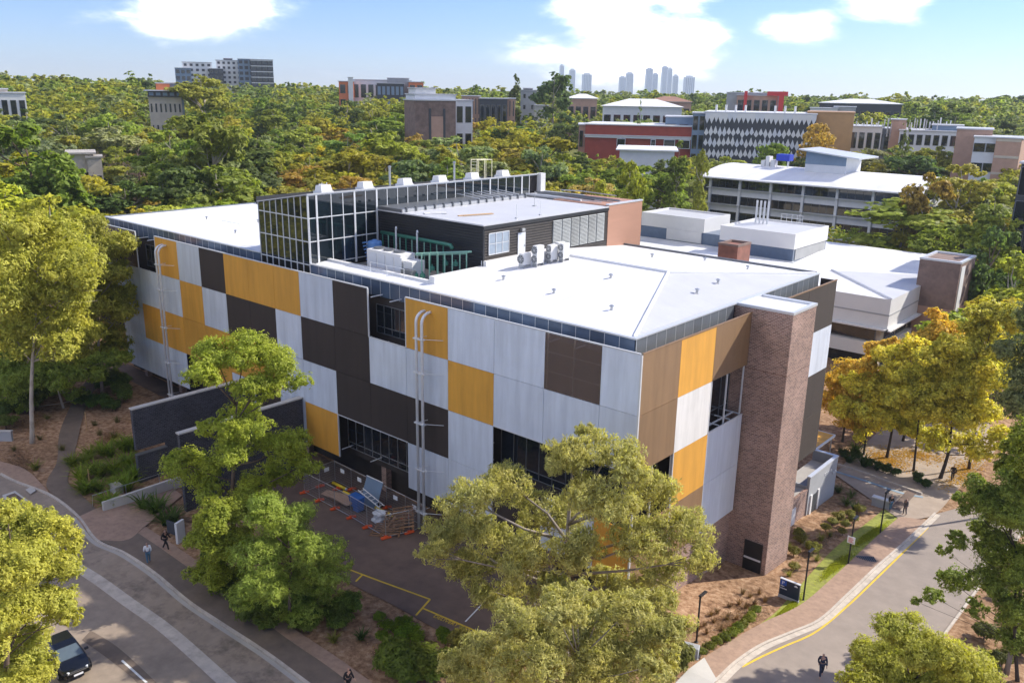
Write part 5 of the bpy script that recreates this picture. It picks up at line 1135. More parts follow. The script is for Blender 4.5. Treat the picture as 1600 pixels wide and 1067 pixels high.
near_tree('spreading_gum', 'great spreading olive gum tree in front of the building corner', (880,1040), [(740,785,42),(700,830,38),(680,865,26),(800,760,40),(850,800,46),(895,715,40),(955,705,38),(1010,770,42),(940,780,48),(1055,820,42),(1085,875,30),(1000,850,46),(900,860,48),(820,870,46),(745,885,38),(785,930,34),(860,930,40),(960,920,44),(1040,895,36),(920,680,22),(1020,940,34),(985,740,30),(760,840,40)], 'pale', 105000, .21, .06, 'bark_grey', .34, 8, .45, .45, depth=3.2, tint=1.15, clump=26)
near_tree('young_gum', 'yellowish young gum tree standing before the great spreading one', None, [(800,965,34),(890,940,36),(985,950,36),(1050,985,30),(850,985,46),(925,985,46),(1000,1000,44),(770,1010,36),(830,1040,46),(905,1045,46),(980,1045,44),(1035,1035,30),(870,960,30),(940,950,28),(730,1045,34)], 'pale', 80000, .17, .05, 'bark_grey', .16, 9, .35, .35, depth=1.8, tint=1.15, base=(*AT(900,33.5,1060), T(*AT(900,33.5,1060))), clump=30)
near_tree('yellow_tree', 'yellow green tree crown beside the side road kerb', None, [(1375,1035,36),(1418,985,34),(1405,1030,40),(1462,1015,38),(1510,1045,40),(1345,1062,26),(1440,1060,44),(1500,1075,40),(1390,1075,40)], 'lime', 60000, .16, .06, 'bark', .16, 10, .3, .4, depth=1.6, base=(*AT(1440,38,1060), T(*AT(1440,38,1060))), tint=.9)
near_tree('leaning_tree', 'dark limbed green tree reaching over the side road', (1592,1064), [(1590,760,32),(1550,775,28),(1515,785,20),(1585,800,34),(1525,755,16),(1615,810,40),(1500,845,16),(1475,860,10),(1455,930,14),(1490,910,22),(1545,910,26),(1600,885,38),(1560,855,26),(1525,950,16),(1590,955,30),(1432,940,8),(1545,830,20),(1625,920,36),(1615,990,32),(1575,1000,18)], 'green', 70000, .19, .075, 'bark_dark', .13, 11, .3, .62, depth=1.6, tint=.85, twigs=1)
near_tree('gum_tree', 'bright green tree close behind the dark limbed one', None, [(1610,705,26),(1640,690,36),(1580,730,18),(1625,750,36),(1600,770,22),(1650,730,40)], 'bright', 30000, .24, .10, 'bark_grey', .16, 31, .25, .45, base=(*AT(1625,58,800), T(*AT(1625,58,800))), tint=.85)
near_tree('gum_tree', 'grey green gum tree beyond the plaza at the end of the side road', None, [(1595,545,28),(1620,500,32),(1600,590,30),(1580,620,22),(1620,640,34),(1640,560,40)], 'grey', 20000, .34, .12, 'bark_grey', .2, 12, .25, .45, base=(*AT(1612,88,600), T(*AT(1612,88,600))), tint=.8)
near_tree('autumn_tree', 'orange autumn tree standing nearest the brown end panels', (1316,690), [(1318,585,22),(1345,612,28),(1302,628,20),(1330,650,22),(1345,570,16),(1310,600,20),(1362,590,18)], 'autumn', 20000, .28, .19, 'bark_dark', .15, 13, .1, .45, depth=1.8, lm='leaf_autumn', shell=2.4, k=6, rs=1.2)
near_tree('autumn_tree', 'golden autumn tree in the middle of the three by the plaza', (1385,716), [(1395,560,20),(1420,582,26),(1382,605,28),(1402,645,26),(1372,655,20),(1440,625,24),(1425,545,18)], 'gold', 24000, .28, .19, 'bark_dark', .17, 14, .1, .45, depth=1.8, lm='leaf_autumn', shell=2.4, k=6, rs=1.2)
near_tree('autumn_tree', 'yellow green autumn tree with thick dark trunk beside the plaza path', (1468,748), [(1470,565,34),(1508,600,36),(1455,632,34),(1500,652,32),(1462,685,26),(1535,640,30),(1485,545,26),(1540,585,30),(1490,610,36),(1550,680,24),(1520,700,24)], 'gold', 34000, .28, .17, 'bark_dark', .2, 15, .1, .45, depth=1.6, lm='leaf_autumn', shell=2.2, k=5, tint=.85)
near_tree('autumn_tree', 'orange autumn tree in the back row below the sooty brick tower', None, [(1365,545,16),(1400,540,16),(1440,535,20),(1480,520,24),(1465,495,14),(1425,545,18),(1500,545,22)], 'autumn', 20000, .30, .2, 'bark_dark', .15, 16, .1, .4, base=(*AT(1430,103,560), T(*AT(1430,103,560))), depth=2, lm='leaf_autumn', shell=2, k=5, tint=.9)
near_tree('autumn_tree', 'golden autumn tree right of the back row orange one', None, [(1530,520,30),(1560,555,30),(1545,490,24),(1515,555,28),(1585,500,26)], 'gold', 18000, .30, .2, 'bark_dark', .15, 17, .1, .4, base=(*AT(1545,98,560), T(*AT(1545,98,560))), depth=2, lm='leaf_autumn', shell=2, k=5, tint=.8)

near_tree('gum_tree', 'yellow green gum tree crowded behind the white trunked one', None, [(30,420,40),(90,400,36),(140,400,34),(10,480,40),(60,520,34),(110,500,36),(150,450,30),(20,560,30),(90,570,28),(-20,420,40)], 'lime', 36000, .34, .14, 'bark_pale', .2, 21, .2, .45, base=(*AT(85,104,500), T(*AT(85,104,500))), tint=.9)
near_tree('gum_tree', 'shaded green gum tree at the foot of the left hand wood', None, [(20,600,30),(60,585,28),(100,590,26),(140,575,26),(175,560,22),(10,560,28),(120,620,16),(40,630,20)], 'green', 26000, .3, .12, 'bark_grey', .16, 22, .2, .5, base=(*AT(95,99,600), T(*AT(95,99,600))), tint=1.0)

near_tree('autumn_tree', 'yellow autumn tree between the orange one and the middle golden one', None, [(1350,600,22),(1330,640,20),(1365,650,22),(1345,675,16),(1380,625,20)], 'gold', 15000, .28, .18, 'bark_dark', .13, 41, .1, .45, base=(*AT(1352,96,690), T(*AT(1352,96,690))), depth=1.8, lm='leaf_autumn', shell=2.4, k=6, rs=1.15)
near_tree('autumn_tree', 'yellow autumn tree filling the gap before the thick dark trunk', None, [(1430,590,24),(1440,640,24),(1425,670,18),(1460,610,22),(1410,620,20),(1450,560,20)], 'gold', 18000, .28, .18, 'bark_dark', .14, 42, .1, .45, base=(*AT(1435,94,690), T(*AT(1435,94,690))), depth=1.8, lm='leaf_autumn', shell=2.4, k=6, rs=1.15, tint=.95)
# ------------------------------------------------------------------ walls, ramp, signs, lamps
def base_of(u, v): p = G(u, v); return (p[0], p[1], p[2])
o = thing('black_wall', 'tall black brick wall with a slot, left of the office entrance', 'wall', (-44,-6,T(-44,-6)))
part(MB(Z0).box(-44.2,-43.8,-12,.9,-15.6,-11.8).box(-44.2,-43.8,-9.2,.9,-20,-15.6).box(-44.2,-43.8,-12,-9.2,-20,-16.1), 'brickwork', 'black_brick', o)
part(MB(Z0).box(-44.28,-43.72,-12.06,.9,-11.8,-11.68), 'coping', 'pale_concrete', o); part(MB(Z0).box(-44.22,-43.70,-12.02,-9.2,-16.1,-16.03), 'slot_sill', 'frame_grey', o)
o = thing('black_wall', 'tall black brick wall that meets the low orange panel', 'wall', (-35.9,-6,T(-36,-6)))
part(MB(Z0).box(-36.1,-35.7,-12,-.05,-20,-11.8), 'brickwork', 'black_brick', o); part(MB(Z0).box(-36.18,-35.62,-12.06,-.05,-11.8,-11.68), 'coping', 'pale_concrete', o)
o = thing('ramp_wall', 'low cream ramp wall with steel handrail by the strap leaf plants', 'wall', (-40.5,-14,T(-40,-14)))
part(MB().box(-40.75,-40.5,-16.7,-8.5,2.2,T(-40.6,-14)+1.0), 'wall', 'pale_concrete', o); z_ = T(-40.6,-14)+1.0
part(MB().tube([(-42.2,-16.9,z_-.9),(-42.2,-16.8,z_+.1),(-42.2,-8.6,z_+.1)], .03, 6), 'handrail', 'steel', o)
for y in (-14,-11): part(MB().tube([(-42.2,y,z_-1),(-42.2,y,z_+.1)], .025, 6), 'rail_post', 'steel', o)
o = thing('planter_wall', 'short cream wall between the strap leaf plants and the black wall', 'wall', (-43.2,-14,T(-43,-14))); part(MB().box(-44.0,-42.9,-14.6,-13.9,2,T(-43,-14)+.7), 'wall', 'pale_concrete', o); part(MB().box(-44.05,-42.85,-14.65,-13.85,T(-43,-14)+.7,T(-43,-14)+.78), 'cap', 'concrete', o)
b = G(8,690); o = thing('low_wall', 'grey low wall end in the mulch left of the white trunk', 'wall', tuple(b)); part(MB().obox((b[0]-1.5,b[1]-1.0), (.75,.66), 2.4, .15, b[2]-.3, b[2]+1.0), 'wall', 'grey_wall', o); part(MB().obox((b[0]-1.5,b[1]-1.0), (.75,.66), 2.45, .2, b[2]+1.0, b[2]+1.07), 'cap', 'pale_concrete', o)
# white pylon sign and dark board
b = G(283,846); h_ = np.array([.90,.43]); o = thing('pylon_sign', 'white pylon sign with small grey emblem beside the footpath', 'sign', tuple(b))
part(MB().obox(b[:2], (.35,-.94), .42, .1, b[2]-.1, b[2]+1.75), 'slab', 'white_paint', o)
mat('sign_ink', (.16,.17,.2), .6)
nn_ = (-.94,-.35)
part(MB().obox((b[0]+nn_[0]*.104,b[1]+nn_[1]*.104), (.35,-.94), .13, .004, b[2]+1.45, b[2]+1.60), 'emblem', 'sign_ink', o)
o = thing('notice_board', 'low dark notice board behind the walking person in black', 'sign', (b[0]-1.2,b[1]+.4,b[2])); part(MB().obox((b[0]-1.15,b[1]+.15), (.98,.2), .85, .06, b[2]+.1, b[2]+1.15), 'board', 'charcoal', o); part(MB().obox((b[0]-1.9,b[1]-.0), (.98,.2), .05, .05, b[2]-.2, b[2]+1.1).obox((b[0]-.4,b[1]+.3), (.98,.2), .05, .05, b[2]-.2, b[2]+1.1), 'post', 'black_metal', o)
# parking sign
def text_mesh(txt, size, name, m, parent, origin, xdir, ydir, ext=.004):
    c = bpy.data.curves.new('text', 'FONT'); c.body = txt; c.size = size; c.extrude = ext; c.align_x = 'LEFT'
    t = bpy.data.objects.new('text', c); COL.objects.link(t); dg = bpy.context.evaluated_depsgraph_get(); me = bpy.data.meshes.new_from_object(t.evaluated_get(dg)); bpy.data.objects.remove(t)
    X, Y = Vector(xdir).normalized(), Vector(ydir).normalized(); Zd = X.cross(Y); mt = Matrix((X, Y, Zd)).transposed().to_4x4(); mt.translation = Vector(origin)
    me.transform(mt); me.materials.clear(); me.materials.append(MAT[m]); return obj(name, me, parent)
mat('sign_navy', (0.018,0.03,0.055), .35); mat('sign_blue', (0.02,0.09,0.42), .35); mat('sign_white', (.75,.76,.78), .5)
b = np.array([6.0, 12.7, T(6.0,12.7)]); o = thing('parking_sign', 'dark blue parking sign board on grey plinth beside the footpath', 'sign', tuple(b))
part(MB().box(5.25,6.8,12.6,12.8,b[2]-.1,b[2]+.28), 'plinth', 'grey_wall', o); part(MB().box(5.27,6.78,12.62,12.78,b[2]+.28,b[2]+1.55), 'board', 'sign_navy', o); part(MB().box(5.25,6.8,12.6,12.8,b[2]+1.55,b[2]+1.6), 'cap', 'frame_white', o)
part(MB().box(5.32,5.78,12.605,12.62,b[2]+1.1,b[2]+1.5), 'blue_square', 'sign_blue', o)
text_mesh('P', .42, 'letter', 'sign_white', o, (5.42,12.6,b[2]+1.16), (1,0,0), (0,0,1))
mb = MB()
for (x, z, wd) in ((5.36,.98,.3),(5.34,.80,.52)):
    for k in range(int(wd/.045)): mb.box(x+k*.047, x+k*.047+.032, 12.605, 12.62, b[2]+z, b[2]+z+.05+.03*(k % 3 == 0))
part(mb, 'text_line', 'sign_white', o); part(MB().box(6.36,6.62,12.605,12.62,b[2]+1.3,b[2]+1.36).box(6.44,6.54,12.605,12.62,b[2]+1.365,b[2]+1.43), 'emblem', 'sign_white', o)
# lamps
def lamp(u, v, h, lab, sign=False):
    b = G(u, v); o = thing('street_lamp', lab, 'lamp', tuple(b), None)
    part(MB().tube([(b[0],b[1],b[2]-.2),(b[0],b[1],b[2]+h)], .065, 8), 'post', 'black_metal', o); part(MB().box(b[0]-.1,b[0]+.1,b[1]-.07,b[1]+.75,b[2]+h,b[2]+h+.09), 'lamp_head', 'black_metal', o)
    part(MB().lathe((b[0],b[1],b[2]), [(.14,0),(.14,.05),(.08,.08)], 10), 'base_plate', 'black_metal', o)
    if sign:
        s_ = part(MB().box(b[0]-.3,b[0]+.3,b[1]-.12,b[1]-.075,b[2]+2.0,b[2]+2.6), 'notice', 'sign_white', o); mb = MB()
        for k in range(4): mb.box(b[0]-.2,b[0]+.2-.08*(k % 2),b[1]-.124,b[1]-.12,b[2]+2.1+k*.11,b[2]+2.15+k*.11)
        part(mb, 'printed_line', 'red_steel', s_)
lamp(1255,938,4.0,'black street lamp beside the dark blue parking sign'); lamp(1325,882,4.1,'black street lamp carrying a small white notice', True); lamp(1375,833,3.9,'black street lamp on the verge by the two standing people'); lamp(1088,1003,3.4,'black street lamp among the brown tussocks')
for (u, v, lab) in ((141,765,'thin timber stake in the strap leaf plants'),(136,672,'thin timber stake in the mulch by the winding path')):
    b = G(u, v); o = thing('stake', lab, 'stake', tuple(b)); part(MB().tube([tuple(b-[0,0,.2]), (b[0]+.05,b[1],b[2]+2.0)], [.035,.03], 6), 'pole', 'pine', o); part(MB().lathe((b[0],b[1],b[2]), [(.08,0),(.06,.05)], 6), 'collar', 'pine', o)
b = G(1377,792); o = thing('concrete_bench', 'pale concrete bench wall at the corner of the plaza', 'bench', tuple(b)); part(MB().box(4.1,5.7,36.2,36.7,T(5,36.5)-.1,T(5,36.5)+.85), 'block', 'grey_wall', o); part(MB().box(4.05,5.75,36.15,36.75,T(5,36.5)+.85,T(5,36.5)+.95), 'seat', 'white_paint', o)
b = G(1073,1022); o = thing('stone_block', 'grey stone block at the corner of the garden bed', 'block', tuple(b)); part(MB().obox(b[:2], (.95,.3), .75, .3, b[2]-.2, b[2]+.75), 'block', 'grey_wall', o, bevel=.05); part(MB().obox(b[:2], (.95,.3), .8, .35, b[2]-.2, b[2]+.05), 'footing', 'concrete', o)
b = G(1353,875); o = thing('drain_grate', 'dark slotted drain grate set in the brick footpath', 'grate', tuple(b))
part(MB().obox(b[:2], (.8,.6), .75, .42, b[2]+.10, b[2]+.155), 'frame', 'frame_grey', o)
for k in range(9): part(MB().obox((b[0]+.8*(-.66+k*.165), b[1]+.6*(-.66+k*.165)), (.8,.6), .05, .38, b[2]+.15, b[2]+.165), 'bar', 'black_metal', o)
# painted words and white bay line in the courtyard
pt = thing('painted_words', 'yellow painted words DELIVERY ONLY on the courtyard paving', 'marking', tuple(G(690,965)))
a, b2 = G(676,965), G(722,984); d_ = Vector(b2-a); d_.z = 0; d_.normalize()
text_mesh('DELIVERY ONLY', .46, 'lettering', 'yellow_line', pt, (a[0],a[1],max(T(a[0],a[1]),T(b2[0],b2[1]))+.085), tuple(d_), (-d_.y, d_.x, 0), .002)
struct('bay_line', strip(GP([(727,972),(775,922)]), -.05, .05, .065, 10), MAT['white_line'])
# ------------------------------------------------------------------ building site in the courtyard
mat('orange_plastic', (0.72,0.10,0.02), .5, 0, .1); mat('yellow_plastic', (0.75,0.55,0.02), .45, 0, .1); mat('blue_plastic', (0.03,0.13,0.42), .45, 0, .15); mat('timber', (0.30,0.17,0.09), .8, 0, .3, 3.0, dirt=.4, dcol=(.12,.07,.04)); mat('ply', (0.42,0.27,0.18), .8, 0, .2, 2); mat('tarp', (.68,.70,.72), .4, 0, .08)
def fence_panel(a, b, lab, board=False):
    z = T((a[0]+b[0])/2, (a[1]+b[1])/2)+.06; o = thing('site_fence', lab, 'fence', ((a[0]+b[0])/2, (a[1]+b[1])/2, z), 'temporary fence panels round the site'); A, B = Vector((*a, z)), Vector((*b, z)); H2 = Vector((0,0,2.0)); L0 = Vector((0,0,.15))
    part(MB().tube([A+L0, A+H2, B+H2, B+L0, A+L0], .028, 6), 'frame', 'steel', o)
    w_ = MB(); n = 22
    for k in range(1, n): p = A+(B-A)*k/n; w_.tube([p+L0, p+H2], .006, 3)
    for k in range(1, 8): w_.tube([A+L0+(H2-L0)*k/8, B+L0+(H2-L0)*k/8], .006, 3)
    part(w_, 'wire_mesh', 'steel', o)
    if board: m_ = (A+B)/2; d = (B-A).normalized(); part(MB().obox((m_.x,m_.y-.05), (d.x,d.y), .26, .012, z+1.25, z+1.62), 'notice', 'sign_white', o)
SP = [(-31,-.3),(-28.6,-.35),(-26.2,-.4),(-23.8,-.45),(-21.4,-.5),(-19.1,-.55)]
for i in range(5): fence_panel(SP[i], SP[i+1], 'wire fence panel on the building side of the site', True)
SF = [(-31,-3.6),(-28.8,-3.65),(-26.6,-3.7),(-24.4,-3.75),(-22.2,-3.9),(-19.8,-4.0)]
for i in range(5): fence_panel(SF[i], SF[i+1], 'wire fence panel on the garden side of the site')
fence_panel((-31,-.3), (-31,-1.95), 'wire fence panel closing the end of the site by the black wall', True); fence_panel((-31,-1.95), (-31,-3.6), 'wire fence panel closing the end of the site by the black wall'); fence_panel((-19.8,-4.0), (-19.1,-2.2), 'wire fence panel closing the end of the site by the vent pipes'); fence_panel((-19.1,-2.2), (-19.1,-.55), 'wire fence panel closing the end of the site by the vent pipes')
for i, (x, y) in enumerate(SF+SP[1:5]+[(-31,-1.95),(-19.1,-2.2),(-29.5,-1.2)]):
    z = T(x, y)+.06; o = thing('orange_block', 'orange plastic block weighting the site fence', 'block', (x,y,z), 'orange blocks of the site fence'); part(MB().obox((x,y), (.25,.97), .42, .13, z, z+.16), 'block', 'orange_plastic', o, bevel=.04); part(MB().obox((x,y), (.25,.97), .12, .1, z+.16, z+.24), 'socket', 'orange_plastic', o)
def yb(x, y, l, lab, rz=.0):
    z = T(x,y)+.3; o = thing('yellow_tube', lab, 'tube', (x,y,z-.2)); d = Vector((math.cos(rz), math.sin(rz), 0))*l/2; c = Vector((x,y,z)); part(MB().tube([c-d, c+d], .13, 10), 'tube', 'yellow_plastic', o, smooth=True); part(MB().tube([c+d*.97, c+d*1.01], .135, 10), 'end_cap', 'sign_white', o)
yb(-29.6,-.9,1.9,'yellow tube lying nearest the black wall'); yb(-27.2,-1.4,2.4,'longest yellow tube beside the plywood'); yb(-23.2,-1.4,1.9,'yellow tube next to the blue bin'); yb(-21.4,-1.5,1.0,'short yellow tube beside the timber pallets')
def lean(name, lab, cat, x, y, w_, h_, th, m, tilt, z0=.06, edge=None):
    z = T(x,y)+z0; o = thing(name, lab, cat, (x,y,z)); P = []
    for (dy, dz) in ((0,0),(h_*math.sin(tilt), h_*math.cos(tilt))):
        for (a, b) in ((-w_/2,-th/2),(w_/2,-th/2),(w_/2,th/2),(-w_/2,th/2)): P.append((x+a, y+b+dy, z+dz))
    part(MB().add(P, [(0,3,2,1),(4,5,6,7),(0,1,5,4),(1,2,6,5),(2,3,7,6),(3,0,4,7)]), 'sheet', m, o)
    if edge: part(MB().tube([(x-w_/2,y+h_*math.sin(tilt)-.03,z+h_*math.cos(tilt)+.03),(x+w_/2,y+h_*math.sin(tilt)-.03,z+h_*math.cos(tilt)+.03)], .045, 6), 'edge_tube', edge, o)
    return o
lean('grey_sheet', 'large blue grey sheet leaning on the site fence', 'sheet', -25.2, -1.3, 2.1, 2.3, .05, 'blue_grey', .36, edge='frame_white')
for k in range(4):
    x, y = -28.3+k*.55, -2.4-.12*k; z = T(x,y)+.35+.06*k; o = thing('plywood_sheet', 'weathered plywood sheet stacked on the site trestles', 'plywood', (x,y,z), 'plywood sheets on the site'); part(MB().obox((x,y), (.95,.3-.12*k), 1.15, .45, z, z+.04), 'sheet', 'ply', o); part(MB().obox((x-.5,y), (.3,.95), .4, .05, z-.35, z), 'batten', 'timber', o)
def bin_(x, y, h, lab):
    z = T(x,y)+.06; o = thing('blue_bin', lab, 'bin', (x,y,z)); part(MB().add([(x-.3,y-.32,z+.1),(x+.3,y-.32,z+.1),(x+.3,y+.32,z+.1),(x-.3,y+.32,z+.1),(x-.4,y-.4,z+h),(x+.4,y-.4,z+h),(x+.4,y+.4,z+h),(x-.4,y+.4,z+h)], [(0,3,2,1),(4,5,6,7),(0,1,5,4),(1,2,6,5),(2,3,7,6),(3,0,4,7)]), 'tub', 'blue_plastic', o, bevel=.03); part(MB().box(x-.43,x+.43,y-.44,y+.43,z+h,z+h+.07), 'lid', 'blue_plastic', o, bevel=.02)
    for s in (-1,1): part(MB().tube([(x+s*.33,y+.33,z+.1),(x+s*.4,y+.33,z+.1)], .1, 10), 'wheel', 'black_metal', o)
bin_(-24.9,-2.6,1.25,'blue wheeled bin in the middle of the site'); bin_(-25.8,-2.2,1.0,'lower blue wheeled bin behind the other one')
o = thing('steel_trolley', 'pale steel trolley frame across the blue bin', 'trolley', (-24.2,-1.9,T(-24,-2)))
zt_ = T(-24,-2)+1.3
for dy in (0,.5): part(MB().tube([(-25.6,-2.0+dy,zt_+.25),(-23.0,-1.9+dy,zt_-.5)], .04, 6), 'rail', 'frame_white', o)
for k in range(6): part(MB().tube([(-25.4+k*.45,-2.0,zt_+.2-k*.13),(-25.4+k*.45,-1.45,zt_+.2-k*.13)], .03, 5), 'rung', 'frame_white', o)
for x in (-25.5,-23.2): part(MB().tube([(x,-1.7,T(-24,-2)),(x,-1.7,zt_-.1)], .04, 6), 'leg', 'steel', o)
# bulk bag
rb_ = np.random.default_rng(3); V = []; F = []; n, m_ = 14, 8; cx, cy_ = -22.3, -2.5; z = T(cx,cy_)+.06
for j in range(m_+1):
    for i in range(n):
        a = 2*math.pi*i/n; r = (.5+.1*math.sin(j*1.1))*(1 if j < m_ else .35)*(1+.16*rb_.normal()); V.append((cx+r*math.cos(a), cy_+r*math.sin(a), z+.9*j/m_+.05*rb_.normal()*(j > 0)))
F = [(j*n+i, j*n+(i+1)%n, (j+1)*n+(i+1)%n, (j+1)*n+i) for j in range(m_) for i in range(n)]+[tuple(range(m_*n, m_*n+n))]
o = thing('bulk_bag', 'crumpled white bulk bag beside the timber pallets', 'bag', (cx,cy_,z)); part(MB().add(V, F), 'bag', 'tarp', o); part(MB().tube([(cx-.4,cy_,z+.85),(cx-.3,cy_-.1,z+1.15),(cx-.1,cy_,z+.9)], .025, 5), 'strap', 'tarp', o)
# timber pallets tipped together
rp = random.Random(12)
for k in range(4):
    x, y = -20.9+.35*(k % 2)+.2*k, -3.0+.42*k-.3; z = T(x,y)+.1+.28*k; o = thing('timber_pallet', ['broken timber pallet at the bottom of the heap','timber pallet lying second in the heap','timber pallet lying third in the heap','tilted timber pallet on top of the heap'][k], 'pallet', (x,y,z)); ti = .12+.08*k; az = .5+.12*k; ca, sa = math.cos(az), math.sin(az)
    for j in range(7):
        q = -1.0+j*.33; c = Vector((x-sa*q, y+ca*q, z+.16+q*ti)); d = Vector((ca, sa, .1))*.85
        part(MB().tube([c-d, c+d], .055, 4), 'slat', 'timber', o)
    for q in (-.75,0,.75): c = Vector((x+ca*q, y+sa*q, z)); d = Vector((-sa, ca, ti))*1.1; part(MB().tube([c-d, c+d], .075, 4), 'bearer', 'timber', o)
for k in range(6):
    a = G(598+8*k, 835-4*k); o = thing('timber_plank', 'loose timber plank propped on the pallet heap', 'plank', tuple(a), 'loose planks on the pallet heap'); e = Vector(a)+Vector((rp.uniform(-.2,1.2), rp.uniform(.2,1.3), rp.uniform(.9,1.6))); part(MB().tube([Vector(a)+Vector((0,0,.1)), e], .055, 4), 'board', 'timber', o); part(MB().tube([e-Vector((0,0,.05)), e+Vector((0,0,.03))], .06, 4), 'end', 'ply', o)
# ------------------------------------------------------------------ parked car under the road tree
mat('car_paint', (0.012,0.014,0.018), .18, .3, .05, spec=.8); mat('car_glass', (0.10,0.13,0.15), .05, 0, .1, spec=1.0); mat('headlight', (.75,.77,.8), .1, .2, .05); mat('tyre', (.015,.015,.015), .9)
p0, p1 = G(98,1000), G(150,1067); hd = Vector(p1-p0); hd.z = 0; hd.normalize(); fr = Vector(G(124,1062))
car = thing('parked_car', 'black hatchback car half hidden under the road tree', 'car', (0,0,0))
def loft(secs, close=True):
    V = []; F = []; n = len(secs[0][1])
    for x, ring in secs: V += [(x, y, z) for y, z in ring]
    for i in range(len(secs)-1):
        for k in range(n-(0 if close else 1)): F.append((i*n+k, i*n+(k+1)%n, (i+1)*n+(k+1)%n, (i+1)*n+k))
    F.append(tuple(range(n-1,-1,-1))); F.append(tuple((len(secs)-1)*n+k for k in range(n))); return V, F
def ring(hw, z0, z1, hb=None):
    hb = hb or hw*.93; return [(-hb,z0),(-hw,z0+.25),(-hw,z1-.18),(-hw*.9,z1),(hw*.9,z1),(hw,z1-.18),(hw,z0+.25),(hb,z0)]
V, F = loft([(-2.1,ring(.72,.35,.85)),(-1.95,ring(.84,.28,.95)),(-1.0,ring(.90,.22,.98)),(.3,ring(.90,.22,.97)),(.9,ring(.89,.22,.94)),(1.6,ring(.86,.22,.84)),(1.98,ring(.78,.25,.74)),(2.12,ring(.62,.32,.62))]); cb = part(MB().add(V, F), 'body', 'car_paint', car, smooth=True, bevel=.02)
gr2 = lambda hw, z0, z1, ht: [(-hw,z0),(-ht,z1),(ht,z1),(hw,z0)]
V, F = loft([(-1.85,gr2(.70,.9,.95,.62)),(-1.3,gr2(.80,.92,1.36,.58)),(-.2,gr2(.81,.93,1.44,.60)),(.3,gr2(.81,.93,1.36,.60)),(1.05,gr2(.76,.9,.95,.70))]); part(MB().add(V, F), 'glasshouse', 'car_glass', car)
V, F = loft([(-1.35,gr2(.60,1.32,1.385,.56)),(-.2,gr2(.64,1.40,1.47,.58)),(.32,gr2(.63,1.32,1.385,.59))]); part(MB().add(V, F), 'roof', 'car_paint', car)
for s in (-1,1):
    for x in (-1.3,1.32):
        wv_ = part(MB().tube([(x,s*.74,.32),(x,s*.92,.32)], .32, 18), 'wheel', 'tyre', car); part(MB().tube([(x,s*.921,.32),(x,s*.935,.32)], .2, 12), 'rim', 'steel', wv_)
    part(MB().obox((1.93,s*.58), (.88,-s*.47), .2, .06, .56, .72), 'headlight', 'headlight', car, bevel=.03); part(MB().obox((.75,s*.98), (0,1), .11, .07, .93, 1.06), 'wing_mirror', 'car_paint', car, bevel=.02)
    part(MB().tube([(-1.3,s*.60,1.37),(.3,s*.62,1.39),(1.0,s*.76,.95)], .035, 6), 'pillar', 'car_paint', car)
part(MB().box(2.08,2.14,-.45,.45,.5,.6), 'grille', 'black_metal', car); part(MB().box(2.10,2.15,-.26,.26,.36,.47), 'number_plate', 'sign_white', car); part(MB().box(2.05,2.145,-.6,.6,.6,.615), 'chrome_strip', 'steel', car)
for ch in car.children: pass
cc_ = fr-hd*2.1; car.location = (cc_.x, cc_.y, T(cc_.x,cc_.y)+.03); car.rotation_euler = (0,0,math.atan2(hd.y, hd.x))
# ------------------------------------------------------------------ people
mat('skin', (.36,.21,.15), .6); mat('hair_dark', (.015,.012,.01), .7); mat('cloth_white', (.72,.73,.75), .85); mat('cloth_black', (.012,.012,.014), .85); mat('denim', (.06,.13,.20), .85); mat('suit_navy', (.02,.025,.05), .8); mat('cloth_grey', (.12,.11,.11), .85); mat('shirt_blue', (.25,.32,.55), .8); mat('hat_yellow', (.6,.4,.05), .7); mat('cloth_pink', (.45,.2,.22), .8)
def skinned(name, J, E, m, parent, root):
    me = bpy.data.meshes.new(name); K = list(J); ix = {k: i for i, k in enumerate(K)}; me.from_pydata([J[k][0] for k in K], [(ix[a], ix[b]) for a, b in E], []); me.materials.append(MAT[m])
    o = bpy.data.objects.new(name, me); COL.objects.link(o); o.parent = parent; md = o.modifiers.new('skin', 'SKIN'); md.use_smooth_shade = True; sd = o.modifiers.new('sub', 'SUBSURF'); sd.levels = 1; sd.render_levels = 1
    for k in K: sv = me.skin_vertices[0].data[ix[k]]; r = J[k][1]; sv.radius = r if isinstance(r, tuple) else (r, r); sv.use_root = (k == root)
    return o
